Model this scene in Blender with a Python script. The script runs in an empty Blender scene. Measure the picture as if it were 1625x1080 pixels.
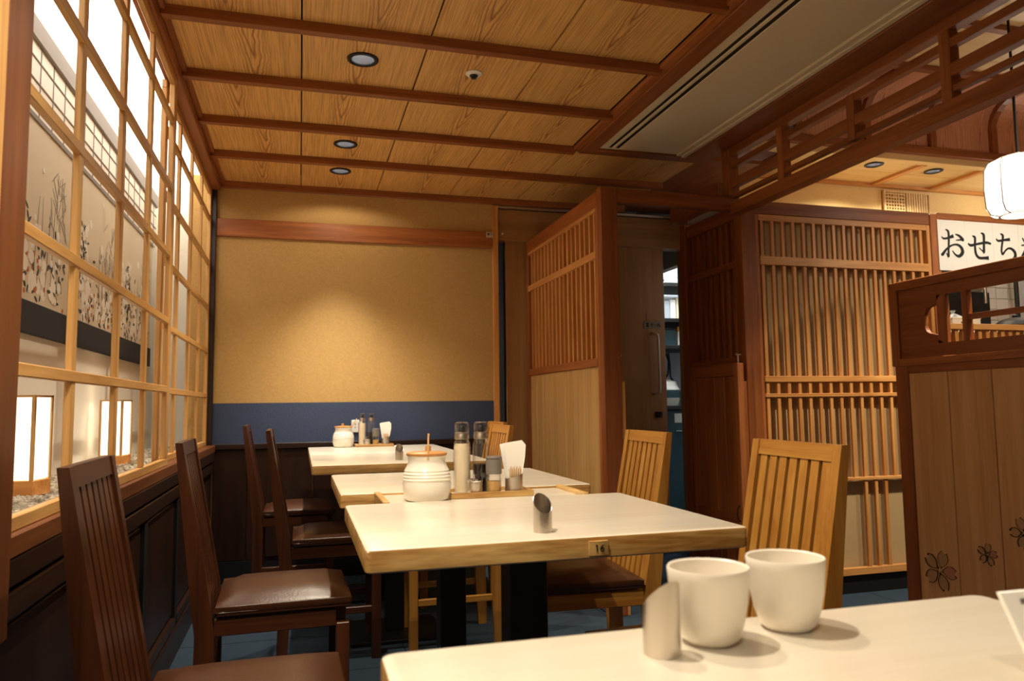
import bpy, bmesh, math, random
from mathutils import Vector, Matrix
random.seed(7)
S = bpy.context.scene
COL = S.collection
PI = math.pi

# ------------------------------------------------------------------ camera
cam_d = bpy.data.cameras.new('camera'); cam = bpy.data.objects.new('camera', cam_d); COL.objects.link(cam)
Rr = [(0.96253, -0.27090, -0.01208), (0.01157, 0.08556, -0.99627), (0.27092, 0.95880, 0.08549)]
right, down, fwd = [Vector(r) for r in Rr]
cam.matrix_world = Matrix(((right.x, -down.x, -fwd.x, 0), (right.y, -down.y, -fwd.y, 0), (right.z, -down.z, -fwd.z, .95), (0, 0, 0, 1)))
cam_d.sensor_fit = 'HORIZONTAL'; cam_d.sensor_width = 36; cam_d.lens = 1190.7 / 1625 * 36
cam_d.clip_start = .02
cam_d.dof.use_dof = True; cam_d.dof.focus_distance = 2.1; cam_d.dof.aperture_fstop = 6.5
S.camera = cam

# ------------------------------------------------------------------ world, exposure
w = bpy.data.worlds.new('world'); S.world = w; w.use_nodes = True
w.node_tree.nodes['Background'].inputs[0].default_value = (1.0, .80, .55, 1)
w.node_tree.nodes['Background'].inputs[1].default_value = .02
S.view_settings.view_transform = 'Standard'; S.view_settings.look = 'None'
S.view_settings.gamma = 1; S.view_settings.use_curve_mapping = False
S.view_settings.exposure = 0.0

# ------------------------------------------------------------------ lights (lamps of the room, plus a fill spot added in the hall)
WARM = (1.0, .87, .67); COOL = (.82, .92, 1.0)
def lamp(name, kind, loc, power, color, radius=.03, size=None, blend=.5, aim=(0, 0, -1)):
    d = bpy.data.lights.new(name, kind); d.energy = power; d.color = color; d.shadow_soft_size = radius
    if kind == 'SPOT': d.spot_size = math.radians(size); d.spot_blend = blend
    o = bpy.data.objects.new(name, d); COL.objects.link(o); o.location = loc
    o.rotation_euler = Vector(aim).to_track_quat('-Z', 'Y').to_euler()
    return o
ZC = 2.234                      # wooden ceiling
DOWN = [(.21, 2.73), (.20, 3.665), (.197, 4.10)]
def down(x, y, wide, beam, size=104, color=WARM):
    lamp('downlight_glow', 'SPOT', (x, y, ZC - .012), wide, WARM, .016, 156, .25)
    lamp('downlight_or_fill_beam', 'SPOT', (x, y, ZC - .012), beam, color, .016, size, .7 if size > 80 else 1)
down(.21, 2.73, 2, 72); down(.20, 3.665, 2, 66); down(.197, 4.10, 4.5, 96, 64, (1.0, .95, .87))
down(.20, 1.44, 2, 48); down(-.05, .87, 2, 92); down(.05, -.2, 2, 34)
lamp('downlight_or_fill_beam', 'SPOT', (2.85, 2.05, 2.70), 215, WARM, .02, 92, .45)
for (x, y) in [(3.30, 3.64), (3.76, 3.66)]:
    lamp('downlight_or_fill_beam', 'SPOT', (x, y, 2.34), 26, WARM, .03, 150, .4)
lamp('downlight_or_fill_beam', 'SPOT', (3.75, 2.1, 2.73), 90, WARM, .03, 130, .5)  # fill spot added to brighten the hall, no fixture built for it
lamp('kitchen_tube', 'POINT', (2.75, 4.95, 2.25), 42, COOL, .08)
lamp('kitchen_tube', 'POINT', (4.5, 3.5, 2.2), 7, (1, .93, .82), .08)

# ------------------------------------------------------------------ materials
def lin(c):
    return tuple((v / 12.92 if v <= .04045 else ((v + .055) / 1.055) ** 2.4) for v in c)
def hx(s):
    return lin(tuple(int(s[i:i + 2], 16) / 255 for i in (0, 2, 4))) + (1,)
def newmat(name):
    m = bpy.data.materials.new(name); m.use_nodes = True
    return m, m.node_tree.nodes, m.node_tree.links, m.node_tree.nodes['Principled BSDF']
def plain(name, col, rough=.5, metal=0, bump=0, bscale=200, var=0, **kw):
    m, N, L, B = newmat(name)
    B.inputs['Base Color'].default_value = hx(col); B.inputs['Roughness'].default_value = rough; B.inputs['Metallic'].default_value = metal
    for k, v in kw.items(): B.inputs[k.replace('_', ' ')].default_value = v
    if bump or var:
        tc = N.new('ShaderNodeTexCoord'); nz = N.new('ShaderNodeTexNoise'); nz.inputs['Scale'].default_value = bscale; nz.inputs['Detail'].default_value = 5
        L.new(tc.outputs['Object'], nz.inputs['Vector'])
        if bump:
            b = N.new('ShaderNodeBump'); b.inputs['Strength'].default_value = bump; b.inputs['Distance'].default_value = .004
            L.new(nz.outputs['Fac'], b.inputs['Height']); L.new(b.outputs['Normal'], B.inputs['Normal'])
        if var:
            r = N.new('ShaderNodeValToRGB'); c = Vector(hx(col)[:3])
            r.color_ramp.elements[0].position = .3; r.color_ramp.elements[1].position = .7
            r.color_ramp.elements[0].color = tuple(c * (1 - var)) + (1,); r.color_ramp.elements[1].color = tuple(c * (1 + var)) + (1,)
            L.new(nz.outputs['Fac'], r.inputs['Fac']); L.new(r.outputs['Color'], B.inputs['Base Color'])
    return m
def emit(name, col, strength, base='FFFFFF'):
    m, N, L, B = newmat(name)
    B.inputs['Base Color'].default_value = hx(base); B.inputs['Emission Color'].default_value = hx(col); B.inputs['Emission Strength'].default_value = strength
    return m
def wood(name, c0, c1, axis='Z', scale=28, rough=.45, stretch=.045, bump=.05, coat=0):
    m, N, L, B = newmat(name)
    tc = N.new('ShaderNodeTexCoord'); oi = N.new('ShaderNodeObjectInfo')
    mul = N.new('ShaderNodeMath'); mul.operation = 'MULTIPLY'; mul.inputs[1].default_value = 23.7
    L.new(oi.outputs['Random'], mul.inputs[0])
    add = N.new('ShaderNodeVectorMath'); add.operation = 'ADD'
    L.new(tc.outputs['Object'], add.inputs[0]); L.new(mul.outputs[0], add.inputs[1])
    mp = N.new('ShaderNodeMapping'); s = [scale, scale, scale]; s['XYZ'.index(axis)] = scale * stretch
    mp.inputs['Scale'].default_value = s; L.new(add.outputs[0], mp.inputs['Vector'])
    n1 = N.new('ShaderNodeTexNoise'); n1.inputs['Scale'].default_value = 1; n1.inputs['Detail'].default_value = 6; n1.inputs['Roughness'].default_value = .6; n1.inputs['Distortion'].default_value = .6
    n2 = N.new('ShaderNodeTexNoise'); n2.inputs['Scale'].default_value = 7; n2.inputs['Detail'].default_value = 3
    L.new(mp.outputs[0], n1.inputs['Vector']); L.new(mp.outputs[0], n2.inputs['Vector'])
    mx = N.new('ShaderNodeMath'); mx.operation = 'MULTIPLY_ADD'; mx.inputs[1].default_value = .35
    L.new(n2.outputs['Fac'], mx.inputs[0]); L.new(n1.outputs['Fac'], mx.inputs[2])
    r = N.new('ShaderNodeValToRGB'); r.color_ramp.elements[0].position = .48; r.color_ramp.elements[1].position = .86
    r.color_ramp.elements[0].color = hx(c0); r.color_ramp.elements[1].color = hx(c1)
    L.new(mx.outputs[0], r.inputs['Fac']); L.new(r.outputs['Color'], B.inputs['Base Color'])
    B.inputs['Roughness'].default_value = rough
    if coat: B.inputs['Coat Weight'].default_value = coat; B.inputs['Coat Roughness'].default_value = .25
    b = N.new('ShaderNodeBump'); b.inputs['Strength'].default_value = bump; b.inputs['Distance'].default_value = .003
    L.new(mx.outputs[0], b.inputs['Height']); L.new(b.outputs['Normal'], B.inputs['Normal'])
    return m
def cathedral(name, c0, c1, A=34., Bk=1.3, rough=.5, axis='Y', cross='X', lines=1.0):
    """flat-sawn board: growth-ring arches run down the middle of every board"""
    m, N, L, B = newmat(name)
    def M(op, a=None, b=None, c=None):
        n = N.new('ShaderNodeMath'); n.operation = op
        for i, v in enumerate((a, b, c)):
            if v is None: continue
            if isinstance(v, (int, float)): n.inputs[i].default_value = v
            else: L.new(v, n.inputs[i])
        return n.outputs[0]
    tc = N.new('ShaderNodeTexCoord'); sp = N.new('ShaderNodeSeparateXYZ'); L.new(tc.outputs['Object'], sp.inputs[0])
    oi = N.new('ShaderNodeObjectInfo')
    rnd = oi.outputs['Random']
    off = N.new('ShaderNodeVectorMath'); off.operation = 'ADD'
    L.new(tc.outputs['Object'], off.inputs[0]); L.new(M('MULTIPLY', rnd, 31.0), off.inputs[1])
    nz = N.new('ShaderNodeTexNoise'); nz.inputs['Scale'].default_value = 5; nz.inputs['Detail'].default_value = 3; L.new(off.outputs[0], nz.inputs['Vector'])
    wob = M('MULTIPLY', M('SUBTRACT', nz.outputs['Fac'], .5), .035)
    x = M('ADD', M('ADD', sp.outputs[cross], M('MULTIPLY', M('SUBTRACT', rnd, .5), .10)), wob)
    y = M('ADD', sp.outputs[axis], M('MULTIPLY', rnd, 5.0))
    f = M('ADD', M('MULTIPLY', M('POWER', M('ABSOLUTE', x), 1.5), A * 9), M('MULTIPLY', y, Bk * 4))
    f = M('ADD', f, M('MULTIPLY', nz.outputs['Fac'], .9))
    g = M('ABSOLUTE', M('SUBTRACT', M('FRACT', f), .5))
    ramp = N.new('ShaderNodeValToRGB'); e = ramp.color_ramp.elements
    e[0].position = .02; e[0].color = (1, 1, 1, 1); e[1].position = .30; e[1].color = (0, 0, 0, 1)
    L.new(g, ramp.inputs['Fac'])
    mp = N.new('ShaderNodeMapping'); sc = [340, 340, 340]; sc['XYZ'.index(axis)] = 4; mp.inputs['Scale'].default_value = sc; L.new(off.outputs[0], mp.inputs['Vector'])
    n2 = N.new('ShaderNodeTexNoise'); n2.inputs['Scale'].default_value = 1; n2.inputs['Detail'].default_value = 4; L.new(mp.outputs[0], n2.inputs['Vector'])
    r2 = N.new('ShaderNodeValToRGB'); r2.color_ramp.elements[0].position = .42; r2.color_ramp.elements[1].position = .62; L.new(n2.outputs['Fac'], r2.inputs['Fac'])
    inner = N.new('ShaderNodeMapRange'); inner.inputs[1].default_value = .02; inner.inputs[2].default_value = .085; inner.inputs[3].default_value = .85; inner.inputs[4].default_value = .12
    L.new(M('ABSOLUTE', x), inner.inputs[0])
    fac = M('MULTIPLY', M('MAXIMUM', M('MULTIPLY', ramp.outputs[0], inner.outputs[0]), M('MULTIPLY', r2.outputs[0], .5)), lines)
    mix = N.new('ShaderNodeMix'); mix.data_type = 'RGBA'; mix.inputs[6].default_value = hx(c1); mix.inputs[7].default_value = hx(c0)
    L.new(fac, mix.inputs[0]); L.new(mix.outputs[2], B.inputs['Base Color'])
    B.inputs['Roughness'].default_value = rough
    return m

M = {}
M['ceil'] = cathedral('ceiling_board_wood', '8A4A18', 'F0BC6E')
M['cove'] = cathedral('cove_board_wood', 'A2603F', 'E0A27C', axis='Z')
M['soffit'] = wood('pale_coffer_wood', 'D8B274', 'EBCB92', 'X', 14)
for ax in 'XYZ':
    M['beam' + ax] = wood('reddish_brown_wood_' + ax, '7A3F1B', 'A05C2C', ax, 30)
    M['screen' + ax] = wood('screen_wood_' + ax, '8A4A20', 'B8703A', ax, 30)
    M['slat' + ax] = wood('slat_wood_' + ax, 'BC783A', 'E0A45E', ax, 30)
    M['shoji' + ax] = wood('window_lattice_wood_' + ax, 'B58042', 'D8A866', ax, 26)
    M['dark' + ax] = wood('dark_wainscot_wood_' + ax, '1E0F07', '32190B', ax, 24, .4)
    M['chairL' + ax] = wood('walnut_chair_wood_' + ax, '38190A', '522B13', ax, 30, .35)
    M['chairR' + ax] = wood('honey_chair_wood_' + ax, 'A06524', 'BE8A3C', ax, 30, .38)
    M['table' + ax] = wood('pale_table_wood_' + ax, 'DDD2BC', 'E7DFCE', ax, 12, .28, .06, .02, .3)
    M['edge' + ax] = wood('table_edge_wood_' + ax, '97652A', 'DDB673', ax, 26, .35, .10)
    M['plank' + ax] = wood('panel_plank_wood_' + ax, 'B58A52', 'D2A86C', ax, 18)
    M['booth' + ax] = wood('partition_plank_wood_' + ax, 'C8905A', 'E0AE76', ax, 18)
    M['door' + ax] = wood('door_wood_' + ax, '94683C', 'AD7D4A', ax, 14)
M['plaster'] = plain('ochre_plaster', 'C19A5C', .85, bump=.25, bscale=90, var=.07)
M['blue'] = plain('indigo_wall_paper', '3A4763', .8, bump=.3, bscale=120, var=.12)
M['black'] = plain('black_paint', '0E0D0C', .55)
M['shadowgap'] = plain('dark_void_board', '120C08', .9)
M['carpet'] = plain('slate_blue_carpet', '26394A', .95, bump=.5, bscale=260, var=.18)
M['leather'] = plain('brown_leather', '42230F', .33, bump=.12, bscale=160, var=.12)
M['steelblack'] = plain('black_powder_steel', '12110F', .45)
M['duct'] = plain('cream_painted_metal', 'E0CFAC', .4, bump=.05, bscale=400)
M['white'] = plain('white_plastic', 'F2EEE4', .4)
M['chrome'] = plain('chrome', 'D9D9DC', .12, 1)
M['steel'] = plain('brushed_steel', 'CFC6BA', .34, 1)
M['ceramic'] = plain('glazed_white_stoneware', 'F0EADC', .22)
M['cup'] = plain('cream_glazed_cup', 'EAE2D4', .3)
M['backcloth'] = plain('beige_backing_cloth', 'BC9E70', .9, bump=.3, bscale=300, var=.06)
M['cream'] = plain('cream_plaster', 'EBCB8C', .85, bump=.15, bscale=80, var=.04)
M['niche'] = plain('niche_white_wall', 'F1EADC', .8)
M['gravel'] = plain('grey_gravel', 'B3A896', .9, var=.35, bscale=40)
M['paper'] = emit('lit_lantern_paper', 'FFEFCF', 1.7)
M['lightbox'] = emit('light_box', 'FFF6E6', 4.6)
M['bulb'] = emit('downlight_lamp', 'FFF6EA', 8)
M['reflector'] = plain('polished_reflector', 'B8BCC6', .2, .72)
M['lantern'] = emit('white_lantern_paper', 'FFEFD8', 4.6)
M['napkin'] = plain('white_paper', 'FBF9F2', .8)
M['ink'] = plain('black_ink', '101418', .7)
M['glass'] = plain('clear_glass', 'FFFFFF', .02, Transmission_Weight=1.0, IOR=1.14)
m_, N_, L_, B_ = newmat('clear_bottle_glass')
tr_ = N_.new('ShaderNodeBsdfTransparent'); gl_ = N_.new('ShaderNodeBsdfGlossy'); gl_.inputs['Roughness'].default_value = .03
lw_ = N_.new('ShaderNodeLayerWeight'); lw_.inputs['Blend'].default_value = .22; fr_ = N_.new('ShaderNodeMath'); fr_.operation = 'MULTIPLY_ADD'; fr_.inputs[1].default_value = .55; fr_.inputs[2].default_value = .03; L_.new(lw_.outputs['Facing'], fr_.inputs[0]); mx_ = N_.new('ShaderNodeMixShader')
L_.new(fr_.outputs[0], mx_.inputs[0]); L_.new(tr_.outputs[0], mx_.inputs[1]); L_.new(gl_.outputs[0], mx_.inputs[2]); L_.new(mx_.outputs[0], N_['Material Output'].inputs['Surface'])
M['glass'] = m_
M['soy'] = plain('dark_soy_sauce', '140805', .15)
M['dressing'] = plain('beige_dressing', 'F3E2C2', .4)
M['pepper'] = plain('yellow_spice', 'C99A4A', .7)
M['greycap'] = plain('grey_plastic_cap', '77706A', .45)
M['lid'] = wood('jar_lid_wood', 'B5783A', 'D19A58', 'X', 40)
M['stick'] = wood('bamboo_stick', 'C79A5C', 'E0BC84', 'Z', 60)
M['teal'] = plain('teal_plastic', '2F4E58', .5)
M['kwall'] = plain('kitchen_white_wall', 'BFC4C8', .7)
M['tile'] = plain('white_glazed_tile', 'C8C2BA', .25)
M['silk'] = plain('painted_silk', 'DCD0B6', .75, var=.04, bscale=3)
M['screenpaper'] = plain('screen_paper', 'E9E4D8', .8)
M['greyband'] = plain('grey_band_cloth', '8D857E', .8)
M['blackband'] = plain('black_cloth_band', '1E1E22', .85)
for k, c in dict(pleaf='4A463F', pwhite='EFE9DC', porange='B96A3A', pgrey='9A9082', pink='B57E60', petal='B58C60', carve='3A2010').items():
    M[k] = plain({'pleaf': 'dark_leaf_print', 'pwhite': 'white_blossom_print', 'porange': 'orange_blossom_print', 'pgrey': 'grey_stem_print', 'pink': 'rose_petal_tint', 'petal': 'brown_petal_tint', 'carve': 'carved_line'}[k], c, .8)
M['orange'] = plain('orange_box_lid', 'C98A2E', .6)
M['carton'] = plain('pale_carton', 'D8CDB8', .8)
M['label'] = plain('label_plate', 'D9CDB6', .6)
M['dimlabel'] = plain('dim_label', '8A7C66', .7)

# ------------------------------------------------------------------ geometry helpers
WPOS = {}
class G:
    def __init__(s): s.v = []; s.f = []; s.smooth = False
    def add(s, vs, fs):
        n = len(s.v); s.v += [Vector(v) for v in vs]; s.f += [tuple(i + n for i in f) for f in fs]; return s
    def box(s, x, y, z, bev=0):
        (x0, x1), (y0, y1), (z0, z1) = x, y, z
        b = min(bev, (x1 - x0) * .45, (y1 - y0) * .45, (z1 - z0) * .45)
        if b <= 0:
            return s.add([(x0, y0, z0), (x1, y0, z0), (x1, y1, z0), (x0, y1, z0), (x0, y0, z1), (x1, y0, z1), (x1, y1, z1), (x0, y1, z1)],
                         [(3, 2, 1, 0), (4, 5, 6, 7), (0, 1, 5, 4), (1, 2, 6, 5), (2, 3, 7, 6), (3, 0, 4, 7)])
        bm = bmesh.new(); bmesh.ops.create_cube(bm, size=1)
        for v in bm.verts: v.co = Vector(((x0 + x1) / 2 + v.co.x * (x1 - x0), (y0 + y1) / 2 + v.co.y * (y1 - y0), (z0 + z1) / 2 + v.co.z * (z1 - z0)))
        bmesh.ops.bevel(bm, geom=list(bm.edges), offset=b, segments=1 if b < .004 else 3, affect='EDGES', profile=.5)
        return s.bm(bm)
    def bm(s, bm):
        bm.verts.index_update()
        s.add([v.co.copy() for v in bm.verts], [[v.index for v in f.verts] for f in bm.faces]); bm.free(); return s
    def prism(s, pts, axis, a0, a1):
        """closed outline pts (2-D) pushed along axis; the outline lives in the other two axes, in XYZ order"""
        n = len(pts); o = [i for i in range(3) if i != axis]
        def P(p, a):
            q = [0, 0, 0]; q[o[0]], q[o[1]] = p; q[axis] = a; return q
        vs = [P(p, a0) for p in pts] + [P(p, a1) for p in pts]
        fs = [tuple(range(n))[::-1], tuple(range(n, 2 * n))] + [(i, (i + 1) % n, n + (i + 1) % n, n + i) for i in range(n)]
        return s.add(vs, fs)
    def lathe(s, prof, c=(0, 0, 0), n=32, caps=True):
        s.smooth = True
        vs = []; fs = []
        for (r, z) in prof:
            for k in range(n):
                a = 2 * PI * k / n; vs.append((c[0] + r * math.cos(a), c[1] + r * math.sin(a), c[2] + z))
        for i in range(len(prof) - 1):
            for k in range(n):
                k2 = (k + 1) % n; fs.append((i * n + k, i * n + k2, (i + 1) * n + k2, (i + 1) * n + k))
        if caps and prof[0][0] > 1e-6: fs.append(tuple(range(n))[::-1])
        if caps and prof[-1][0] > 1e-6: fs.append(tuple((len(prof) - 1) * n + k for k in range(n)))
        return s.add(vs, fs)
    def tube(s, pts, r, n=8):
        s.smooth = True
        pts = [Vector(p) for p in pts]; rs = r if isinstance(r, (list, tuple)) else [r] * len(pts)
        vs = []; fs = []
        for i, p in enumerate(pts):
            t = (pts[min(i + 1, len(pts) - 1)] - pts[max(i - 1, 0)]).normalized()
            a = t.orthogonal().normalized() if i == 0 else (a - t * a.dot(t)).normalized()
            b = t.cross(a)
            for k in range(n):
                th = 2 * PI * k / n; vs.append(p + (a * math.cos(th) + b * math.sin(th)) * rs[i])
        for i in range(len(pts) - 1):
            for k in range(n):
                k2 = (k + 1) % n; fs.append((i * n + k, i * n + k2, (i + 1) * n + k2, (i + 1) * n + k))
        fs += [tuple(range(n))[::-1], tuple((len(pts) - 1) * n + k for k in range(n))]
        return s.add(vs, fs)
    def bar(s, a, b, wa, wb=None):
        """square bar between two points"""
        return s.tube([a, b], [wa * .7071, (wb or wa) * .7071], 4)
def lnk(name, data, parent, center):
    o = bpy.data.objects.new(name, data); COL.objects.link(o)
    if parent is not None: o.parent = parent
    o.location = Vector(center) - (WPOS[parent.name] if parent is not None else Vector((0, 0, 0)))
    WPOS[o.name] = Vector(center)
    return o
def mk(name, g, mat, parent=None, origin=None, smooth=None):
    """one mesh object from g (coordinates of the world, or of the prototype at the origin)"""
    if origin is None:
        lo = Vector((min(v[i] for v in g.v) for i in range(3))); hi = Vector((max(v[i] for v in g.v) for i in range(3))); origin = (lo + hi) / 2
    origin = Vector(origin)
    me = bpy.data.meshes.new(name); me.from_pydata([v - origin for v in g.v], [], g.f)
    me.validate()
    bm = bmesh.new(); bm.from_mesh(me); bmesh.ops.recalc_face_normals(bm, faces=bm.faces); bm.to_mesh(me); bm.free()
    me.materials.append(mat)
    if (g.smooth if smooth is None else smooth):
        for p in me.polygons: p.use_smooth = True
        me.set_sharp_from_angle(angle=math.radians(42))
    return lnk(name, me, parent, origin)
BOXES = {}
def bx(name, x, y, z, mat, parent=None, bev=0):
    """box part; alike boxes share mesh data"""
    d = tuple(round(b - a, 4) for a, b in (x, y, z)); key = (d, mat.name, bev)
    c = ((x[0] + x[1]) / 2, (y[0] + y[1]) / 2, (z[0] + z[1]) / 2)
    if key in BOXES: return lnk(name, BOXES[key], parent, c)
    o = mk(name, G().box(x, y, z, bev), mat, parent, c); BOXES[key] = o.data
    return o
def empty(name, loc=(0, 0, 0)):
    o = bpy.data.objects.new(name, None); COL.objects.link(o); o.location = loc; o.empty_display_size = .05
    WPOS[o.name] = Vector(loc); return o
def tag(o, label, cat, group=None):
    o['label'] = label; o['category'] = cat
    if group: o['group'] = group
    return o
def thing(name, label, cat, loc=(0, 0, 0), group=None): return tag(empty(name, loc), label, cat, group)
def struct(o): o['kind'] = 'structure'; return o
def stuff(o): o['kind'] = 'stuff'; return o
def dup(root, loc, rotz, label, group=None):
    r = root.copy(); COL.objects.link(r); r.location = loc; r.rotation_euler = (0, 0, rotz); r['label'] = label
    if group: r['group'] = group
    for ch in list(root.children):
        c = ch.copy(); COL.objects.link(c); c.parent = r
        for g in list(ch.children):
            d = g.copy(); COL.objects.link(d); d.parent = c
    return r
def place(root, loc, rotz, label=None):
    root.location = loc; root.rotation_euler = (0, 0, rotz)
    if label: root['label'] = label
    return root

# ================================================================== FLOOR
fl = struct(bx('floor', (-1.2, 6.2), (-1.6, 6.2), (-.08, -.008), M['shadowgap']))
P_ = .465
for i in range(9):
    for j in range(12):
        x = -.52 + i * P_; y = -.85 + j * P_
        bx('carpet_tile', (x, x + P_ - .004), (y, y + P_ - .004), (-.008, 0), M['carpet'], fl)

# ================================================================== WOODEN CEILING
YB = 4.45
ce = struct(bx('ceiling', (-.6, 2.08), (-2.3, YB + .12), (2.33, 2.40), M['shadowgap']))
BY = [3.91 - .467 * k for k in range(13)]
SX = [-.444, -.009, .427, .862, 1.297]
rows = [(YB - .005, BY[0])] + [(BY[k], BY[k + 1]) for k in range(12)]
def board_with_hole(x0, x1, y0, y1, cx, cy, r, ZC=ZC):
    bm = bmesh.new()
    q = [bm.verts.new(p) for p in ((x0, y0, ZC), (x1, y0, ZC), (x1, y1, ZC), (x0, y1, ZC))]
    ed = [bm.edges.new((q[i], q[(i + 1) % 4])) for i in range(4)]
    n = 28; c = [bm.verts.new((cx + r * math.cos(2 * PI * k / n), cy + r * math.sin(2 * PI * k / n), ZC)) for k in range(n)]
    ed += [bm.edges.new((c[k], c[(k + 1) % n])) for k in range(n)]
    bmesh.ops.triangle_fill(bm, use_beauty=True, edges=ed)
    r_ = bmesh.ops.extrude_face_region(bm, geom=list(bm.faces))
    for e in r_['geom']:
        if isinstance(e, bmesh.types.BMVert): e.co.z += .012
    return G().bm(bm)
for ri, (ya, yb) in enumerate(rows):
    cols = list(zip(SX[:-1], SX[1:]))
    if ri < 2: cols += [(1.297, 1.70), (1.70, 2.03)]
    for (xa, xb) in cols:
        X = (xa + .003, xb - .003); Y = (yb + .001, ya - .001)
        hole = [d for d in DOWN if X[0] < d[0] < X[1] and Y[0] < d[1] < Y[1]]
        if hole: mk('ceiling_board', board_with_hole(X[0], X[1], Y[0], Y[1], hole[0][0], hole[0][1], .047), M['ceil'], ce)
        else: bx('ceiling_board', X, Y, (ZC, ZC + .012), M['ceil'], ce)
for k, y in enumerate(BY):
    bx('ceiling_beam', (-.444, 2.03 if k < 1 else 1.31), (y - .017, y + .017), (2.199, ZC + .001), M['beamX'], ce, .002)
bx('cornice', (-.50, -.444), (-2.2, YB), (2.185, ZC + .01), M['beamY'], ce, .003)
bx('cornice', (-.444, -.425), (-2.2, YB), (2.215, ZC + .01), M['beamY'], ce, .003)
bx('cornice', (-.45, 2.03), (YB - .02, YB + .01), (2.195, ZC + .01), M['beamX'], ce, .003)
bx('edge_trim', (1.30, 1.335), (-2.2, 3.45), (2.214, ZC), M['screenY'], ce, .002)
bx('edge_trim', (1.335, 1.41), (-2.2, 3.40), (2.205, ZC), M['beamY'], ce, .002)
bx('edge_trim', (1.335, 2.03), (3.375, 3.455), (2.208, ZC), M['beamX'], ce, .002)
struct(bx('ceiling_passage', (2.031, 2.50), (3.46, YB + .10), (ZC, ZC + .02), M['beamY']))
# dropped side beam right of the diffuser
struct(bx('trim_1', (1.893, 2.03), (-2.2, 3.37), (2.196, 2.30), M['beamY'], None, .003))

# air diffuser in the ceiling
ad = thing('air_diffuser', 'long cream metal air conditioning diffuser with two black slots in the ceiling', 'air vent', (1.65, 1.0, 2.21))
X0 = 1.412
bx('flange', (X0, X0 + .044), (-1.6, 3.37), (2.212, 2.226), M['duct'], ad, .002)
bx('divider', (X0 + .063, X0 + .080), (-1.6, 3.36), (2.212, 2.226), M['duct'], ad, .002)
bx('slot_well', (X0 + .044, X0 + .104), (-1.6, 3.37), (2.2165, 2.220), M['black'], ad)
bx('panel', (X0 + .102, X0 + .425), (-1.6, 3.37), (2.214, 2.228), M['duct'], ad, .002)
bx('border', (X0 + .425, X0 + .450), (-1.6, 3.37), (2.206, 2.228), M['duct'], ad, .003)
bx('border', (X0 + .452, X0 + .478), (-1.6, 3.37), (2.200, 2.228), M['duct'], ad, .003)
bx('end_cap', (X0 + .044, X0 + .104), (3.355, 3.37), (2.213, 2.228), M['duct'], ad)

# recessed downlights and the detector
def downlight(x, y, z, label, k=1.0):
    t = thing('downlight', label, 'ceiling light', (x, y, z), 'recessed downlights')
    c = (x, y, z)
    mk('ring', G().lathe([(.042 * k, .0), (.042 * k, -.004), (.048 * k, -.008), (.057 * k, -.005), (.058 * k, -.001), (.056 * k, .0)], c, 32, False), M['black'], t)
    mk('reflector', G().lathe([(.0455 * k, -.003), (.042 * k, .02), (.034 * k, .042), (.026 * k, .055)], c, 32, False), M['reflector'], t)
    mk('lamp', G().lathe([(.029 * k, .050), (.026 * k, .046), (.0, .043)], c, 24), M['bulb'], t)
    return t
for (x, y), l in zip(DOWN, ('black rimmed downlight nearest the camera, in the second bay of the wooden ceiling',
                            'middle of the three black rimmed downlights in the wooden ceiling',
                            'black rimmed downlight in the last ceiling bay, closest to the back wall')):
    downlight(x, y, ZC, l)
sp = thing('smoke_detector', 'small round white detector between the ceiling beams, right of the nearest downlight', 'detector', (.634, 2.744, ZC))
mk('base', G().lathe([(.031, 0), (.032, -.004), (.028, -.008), (.016, -.010)], (.634, 2.744, ZC), 28), M['white'], sp)
mk('sensor', G().lathe([(.016, -.009), (.016, -.014), (.010, -.016), (.010, -.022), (.004, -.024)], (.634, 2.744, ZC), 20), M['steelblack'], sp)

# ================================================================== BACK WALL
wb = struct(bx('wall_back', (-.60, 1.137), (YB, YB + .10), (0, 2.30), M['plaster']))
bx('picture_rail', (-.47, 1.137), (YB - .018, YB), (1.915, 2.018), M['screenX'], wb, .003)
bx('blue_panel', (-.47, 1.137), (YB - .004, YB), (.752, .978), M['blue'], wb)
bx('cap_rail', (-.47, 1.137), (YB - .026, YB), (.722, .754), M['darkX'], wb, .004)
for i in range(9):
    x = -.455 + i * .177
    bx('plank', (x, x + .174), (YB - .014, YB), (.12, .722), M['darkZ'], wb, .003)
struct(bx('baseboard_back', (-.47, 2.5), (YB - .022, YB), (0, .118), M['black']))
struct(bx('trim_2', (-.50, -.462), (YB - .035, YB), (0, 2.20), M['darkZ'], None, .003))          # corner post
struct(bx('trim_3', (1.137, 1.174), (YB - .012, YB + .10), (.118, 2.19), M['slatZ'], None, .003))   # door jamb
# doorway at the right of the back wall
hd = struct(bx('trim_4', (1.174, 2.62), (YB + .01, YB + .10), (1.975, 2.172), M['doorX'], None, .002))
bx('track', (1.174, 2.62), (YB - .004, YB + .09), (2.176, 2.19), M['steel'], hd)
bx('peg', (1.20, 1.212), (YB + .002, YB + .01), (2.01, 2.022), M['white'], hd, .003)
dr = struct(bx('door_1', (1.232, 2.318), (YB + .03, YB + .075), (.005, 1.975), M['doorZ']))
bx('edge_strip', (1.226, 1.232), (YB + .028, YB + .077), (.005, 1.975), M['steel'], dr)
hl = mk('door_handle', G().tube([(2.215, YB + .03, 1.405), (2.215, YB - .01, 1.405), (2.238, YB - .022, 1.395), (2.242, YB - .022, 1.36), (2.246, YB - .022, 1.05), (2.242, YB - .022, 1.02), (2.22, YB - .01, 1.01), (2.22, YB + .03, 1.01)], .008, 10), M['steel'], dr)
mk('lock_knob', G().lathe([(0, -.02), (.02, -.018), (.024, 0), (.024, .02)], (2.252, YB + .02, .875), 16), M['steelblack'], dr)
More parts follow.
